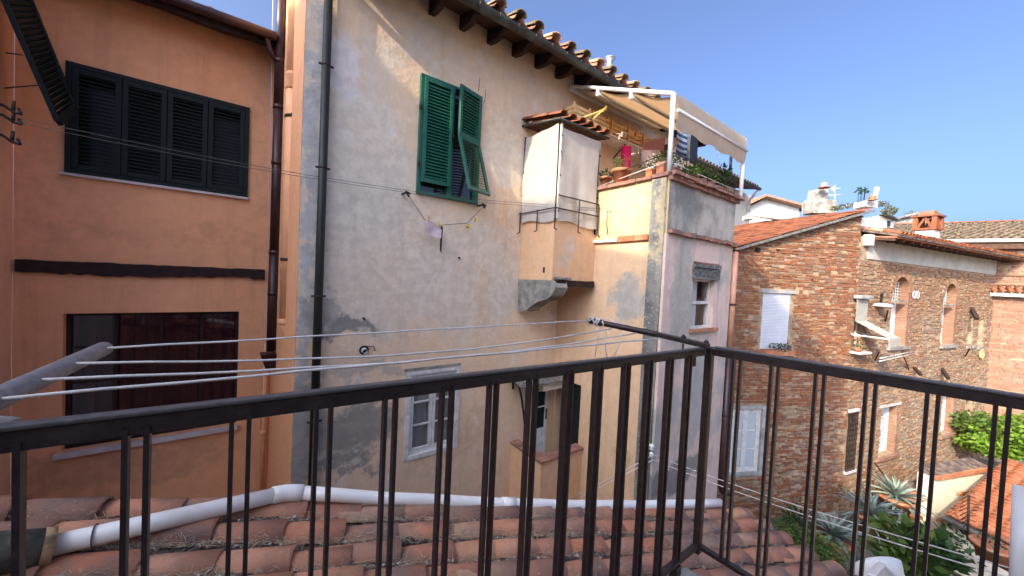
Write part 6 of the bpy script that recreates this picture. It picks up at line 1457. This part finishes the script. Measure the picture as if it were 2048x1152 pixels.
for n_, (a, v) in enumerate(cells):
    p = E0+ed*a+up_*v+gnn*(.004+R_.uniform(0, .006)); M = Matrix(((ed.x, up_.x, gnn.x, p.x), (ed.y, up_.y, gnn.y, p.y), (ed.z, up_.z, gnn.z, p.z), (0, 0, 0, 1)))
    if n_ < 300: put('roof_tile', tm[n_ % 3], og, M)
    else:
        b = len(m.v); m.v += [tuple(M @ q.co) for q in tm[0].vertices]; m.f += [tuple(b+i for i in f.vertices) for f in tm[0].polygons]; m.sm += [True]*len(tm[0].polygons)
if m.v: o = m.build('roof_tiles', M_['tile_lit'], og); o['kind'] = 'stuff'
print('annex tiles', len(cells))
m = MB(); q0, q1 = E0-gn*.12+up_*.1, E0+ed*EL-gn*.12+up_*.1; m.quad(q0, q1, dz(q1, GZ), dz(q0, GZ)); q2 = G0-gn*.1; m.quad(q0, q2, dz(q2, GZ), dz(q0, GZ)); m.build('wall', M_['cream'], og)
MB().tube([E0-up_*.05-gn*.05, E0+ed*EL-up_*.05-gn*.05], .06, 8).build('gutter', M_['stone'], og)
# garden plants
def bush(px, py, d, rr, n, size, mt, lab, name='bush', cat='bush', up=.3, droop=0, shape=.45, stems=True):
    c = PD(px, py, d); t = T(name, lab, cat, (c.x, c.y, max(GZ, c.z-rr[2]*1.1)))
    m = MB()
    nb = 7
    for k in range(nb):
        a = R_.uniform(0, 6.28); q = c+Vector((math.cos(a)*rr[0]*.55*R_.random(), math.sin(a)*rr[1]*.55*R_.random(), R_.uniform(-.5, .6)*rr[2])); leaves(m, q, (rr[0]*.55, rr[1]*.55, rr[2]*.5), n//nb, size, up, shape, droop, .2)
    m.build('foliage', M_[mt], t)
    if stems:
        m = MB(); b = Vector((c.x, c.y, max(GZ, c.z-rr[2]*1.2)))
        for k in range(6):
            e = c+Vector((R_.uniform(-1, 1)*rr[0]*.8, R_.uniform(-1, 1)*rr[1]*.8, R_.uniform(-.2, .9)*rr[2])); m.tube([b, b.lerp(e, .5)+Vector((0, 0, .1)), e], [.02, .014, .006], 5)
        m.build('stem', M_['wood_brown'], t)
    return t
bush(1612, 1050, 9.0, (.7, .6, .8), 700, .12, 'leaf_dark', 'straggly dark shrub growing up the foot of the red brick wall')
bush(1600, 1105, 5.6, (.8, .55, .4), 1500, .09, 'leaf', 'feathery light green fern by the lower corner of the barrel tile roof', 'fern', 'fern', .1, .2, .28)
bush(1650, 1125, 5.4, (.6, .5, .35), 900, .08, 'leaf', 'low ferny clump just right of the tile roof at the bottom', 'fern', 'fern', .1, .2, .28)
bush(1790, 1098, 6.4, (.65, .55, .45), 420, .2, 'leaf', 'broad leaved green shrub behind the white chair', stems=True, shape=.5)
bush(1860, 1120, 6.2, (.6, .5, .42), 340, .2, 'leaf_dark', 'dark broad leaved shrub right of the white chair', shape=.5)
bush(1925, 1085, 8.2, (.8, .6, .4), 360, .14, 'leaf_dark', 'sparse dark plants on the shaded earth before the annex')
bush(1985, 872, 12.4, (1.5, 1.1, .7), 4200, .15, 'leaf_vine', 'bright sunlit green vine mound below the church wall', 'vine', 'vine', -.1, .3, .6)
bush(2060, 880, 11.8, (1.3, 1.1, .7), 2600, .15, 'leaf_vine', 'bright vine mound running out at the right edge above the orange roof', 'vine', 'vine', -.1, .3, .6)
bush(1950, 850, 12.6, (.9, .9, .5), 700, .16, 'leaf', 'darker green shoots at the left side of the bright vine mound', 'vine', 'vine', .2, .2, .5)
rs = T('rose_trellis', 'rusty thin iron plant stand before the orange roof', 'plant stand', PD(1935, 1070, 7.6))
MB().tube([PD(1935, 1080, 7.6), PD(1938, 990, 7.6)], .02, 6).build('pole', M_['iron'], rs)
m = MB()
for k in range(9):
    y = 985+k*8; s_ = 20-abs(k-4)*2; m.tube([PD(1938-s_, y+6, 7.6), PD(1937, y-3, 7.5), PD(1937+s_, y+4*math.sin(k), 7.6)], .008, 4)
m.build('twig', M_['iron'], rs)
for x, y, r, lab in ((1984, 1104, .26, 'large clay bowl pot below the orange roof, the farther one'), (2022, 1124, .27, 'large clay bowl pot below the orange roof at the right edge')):
    c = PD(x, y, 6.6); pot((c.x, c.y, c.z-.12), r, .26, lab, 'round', 'dark', .08, 60, leafs=.06, spread=.7)
# white plastic chair at the bottom
wc = T('white_chair', 'white plastic garden chair with a rounded back at the bottom edge', 'chair', PD(1790, 1190, 3.6))
b = PD(1785, 1150, 3.2)-Vector((0, 0, .16))
rg_ = cR-Vector((0, 0, cR.z)); rg_.normalize(); fw = cFh
m = MB(); A_ = 24; W_ = .23
for i in range(A_+1):
    u = -1+2*i/A_; x = W_*math.sin(u*math.pi/2); h = .17*math.cos(u*math.pi/2)**.9
    for k in range(7): v = k/6; m.v.append(tuple(b+rg_*(x+.16)+Vector((0, 0, -.35+(.35+h)*v))+fw*(-.10*math.cos(u*math.pi/2)+.14*v+.16)))
for i in range(A_):
    for k in range(6): a = i*7+k; m.f.append((a, a+7, a+8, a+1)); m.sm.append(True)
o = m.build('backrest', M_['wmetal'], wc); s_ = o.modifiers.new('thick', 'SOLIDIFY'); s_.thickness = .02
MB().bar(PD(1742, 1152, 2.9), PD(1764, 1128, 3.3), .05, .03).build('armrest', M_['wmetal'], wc, bevel=.01)
MB().bar(PD(1764, 1130, 3.3), PD(1790, 1150, 3.35), .03, .02).build('armrest', M_['wmetal'], wc)
m = MB(); m.hexa([b+rg_*x+fw*y+Vector((0, 0, z)) for z in (-.5, -.46) for x, y in ((-.1, -.3), (.38, -.3), (.38, .2), (-.1, .2))]); m.build('seat', M_['wmetal'], wc, bevel=.01)
for x, y in ((-.08, -.28), (.36, -.28), (.36, .18), (-.08, .18)): q = b+rg_*x+fw*y; MB().bar(q+Vector((0, 0, -.5)), q+Vector((0, 0, -.92)), .04, .04).build('leg', M_['wmetal'], wc)
gt = T('chair_terrace', 'small grey terrace slab under the white chair among the shrubs', 'terrace', b+Vector((0, 0, -1)))
MB().box(b.x-.6, b.x+.9, b.y-1.0, b.y+.6, GZ, b.z-.92).build('slab', M_['stone'], gt)
# pale blurred post at the lower right corner
tag(MB().tube([PX(2040, 1175, 1.15) if 0 else PD(2047, 975, .75), PD(2040, 1200, .70)], .014, 14).build('pale_post', M_['wmetal']), 'pale rounded post close to the camera in the lower right corner', 'post')
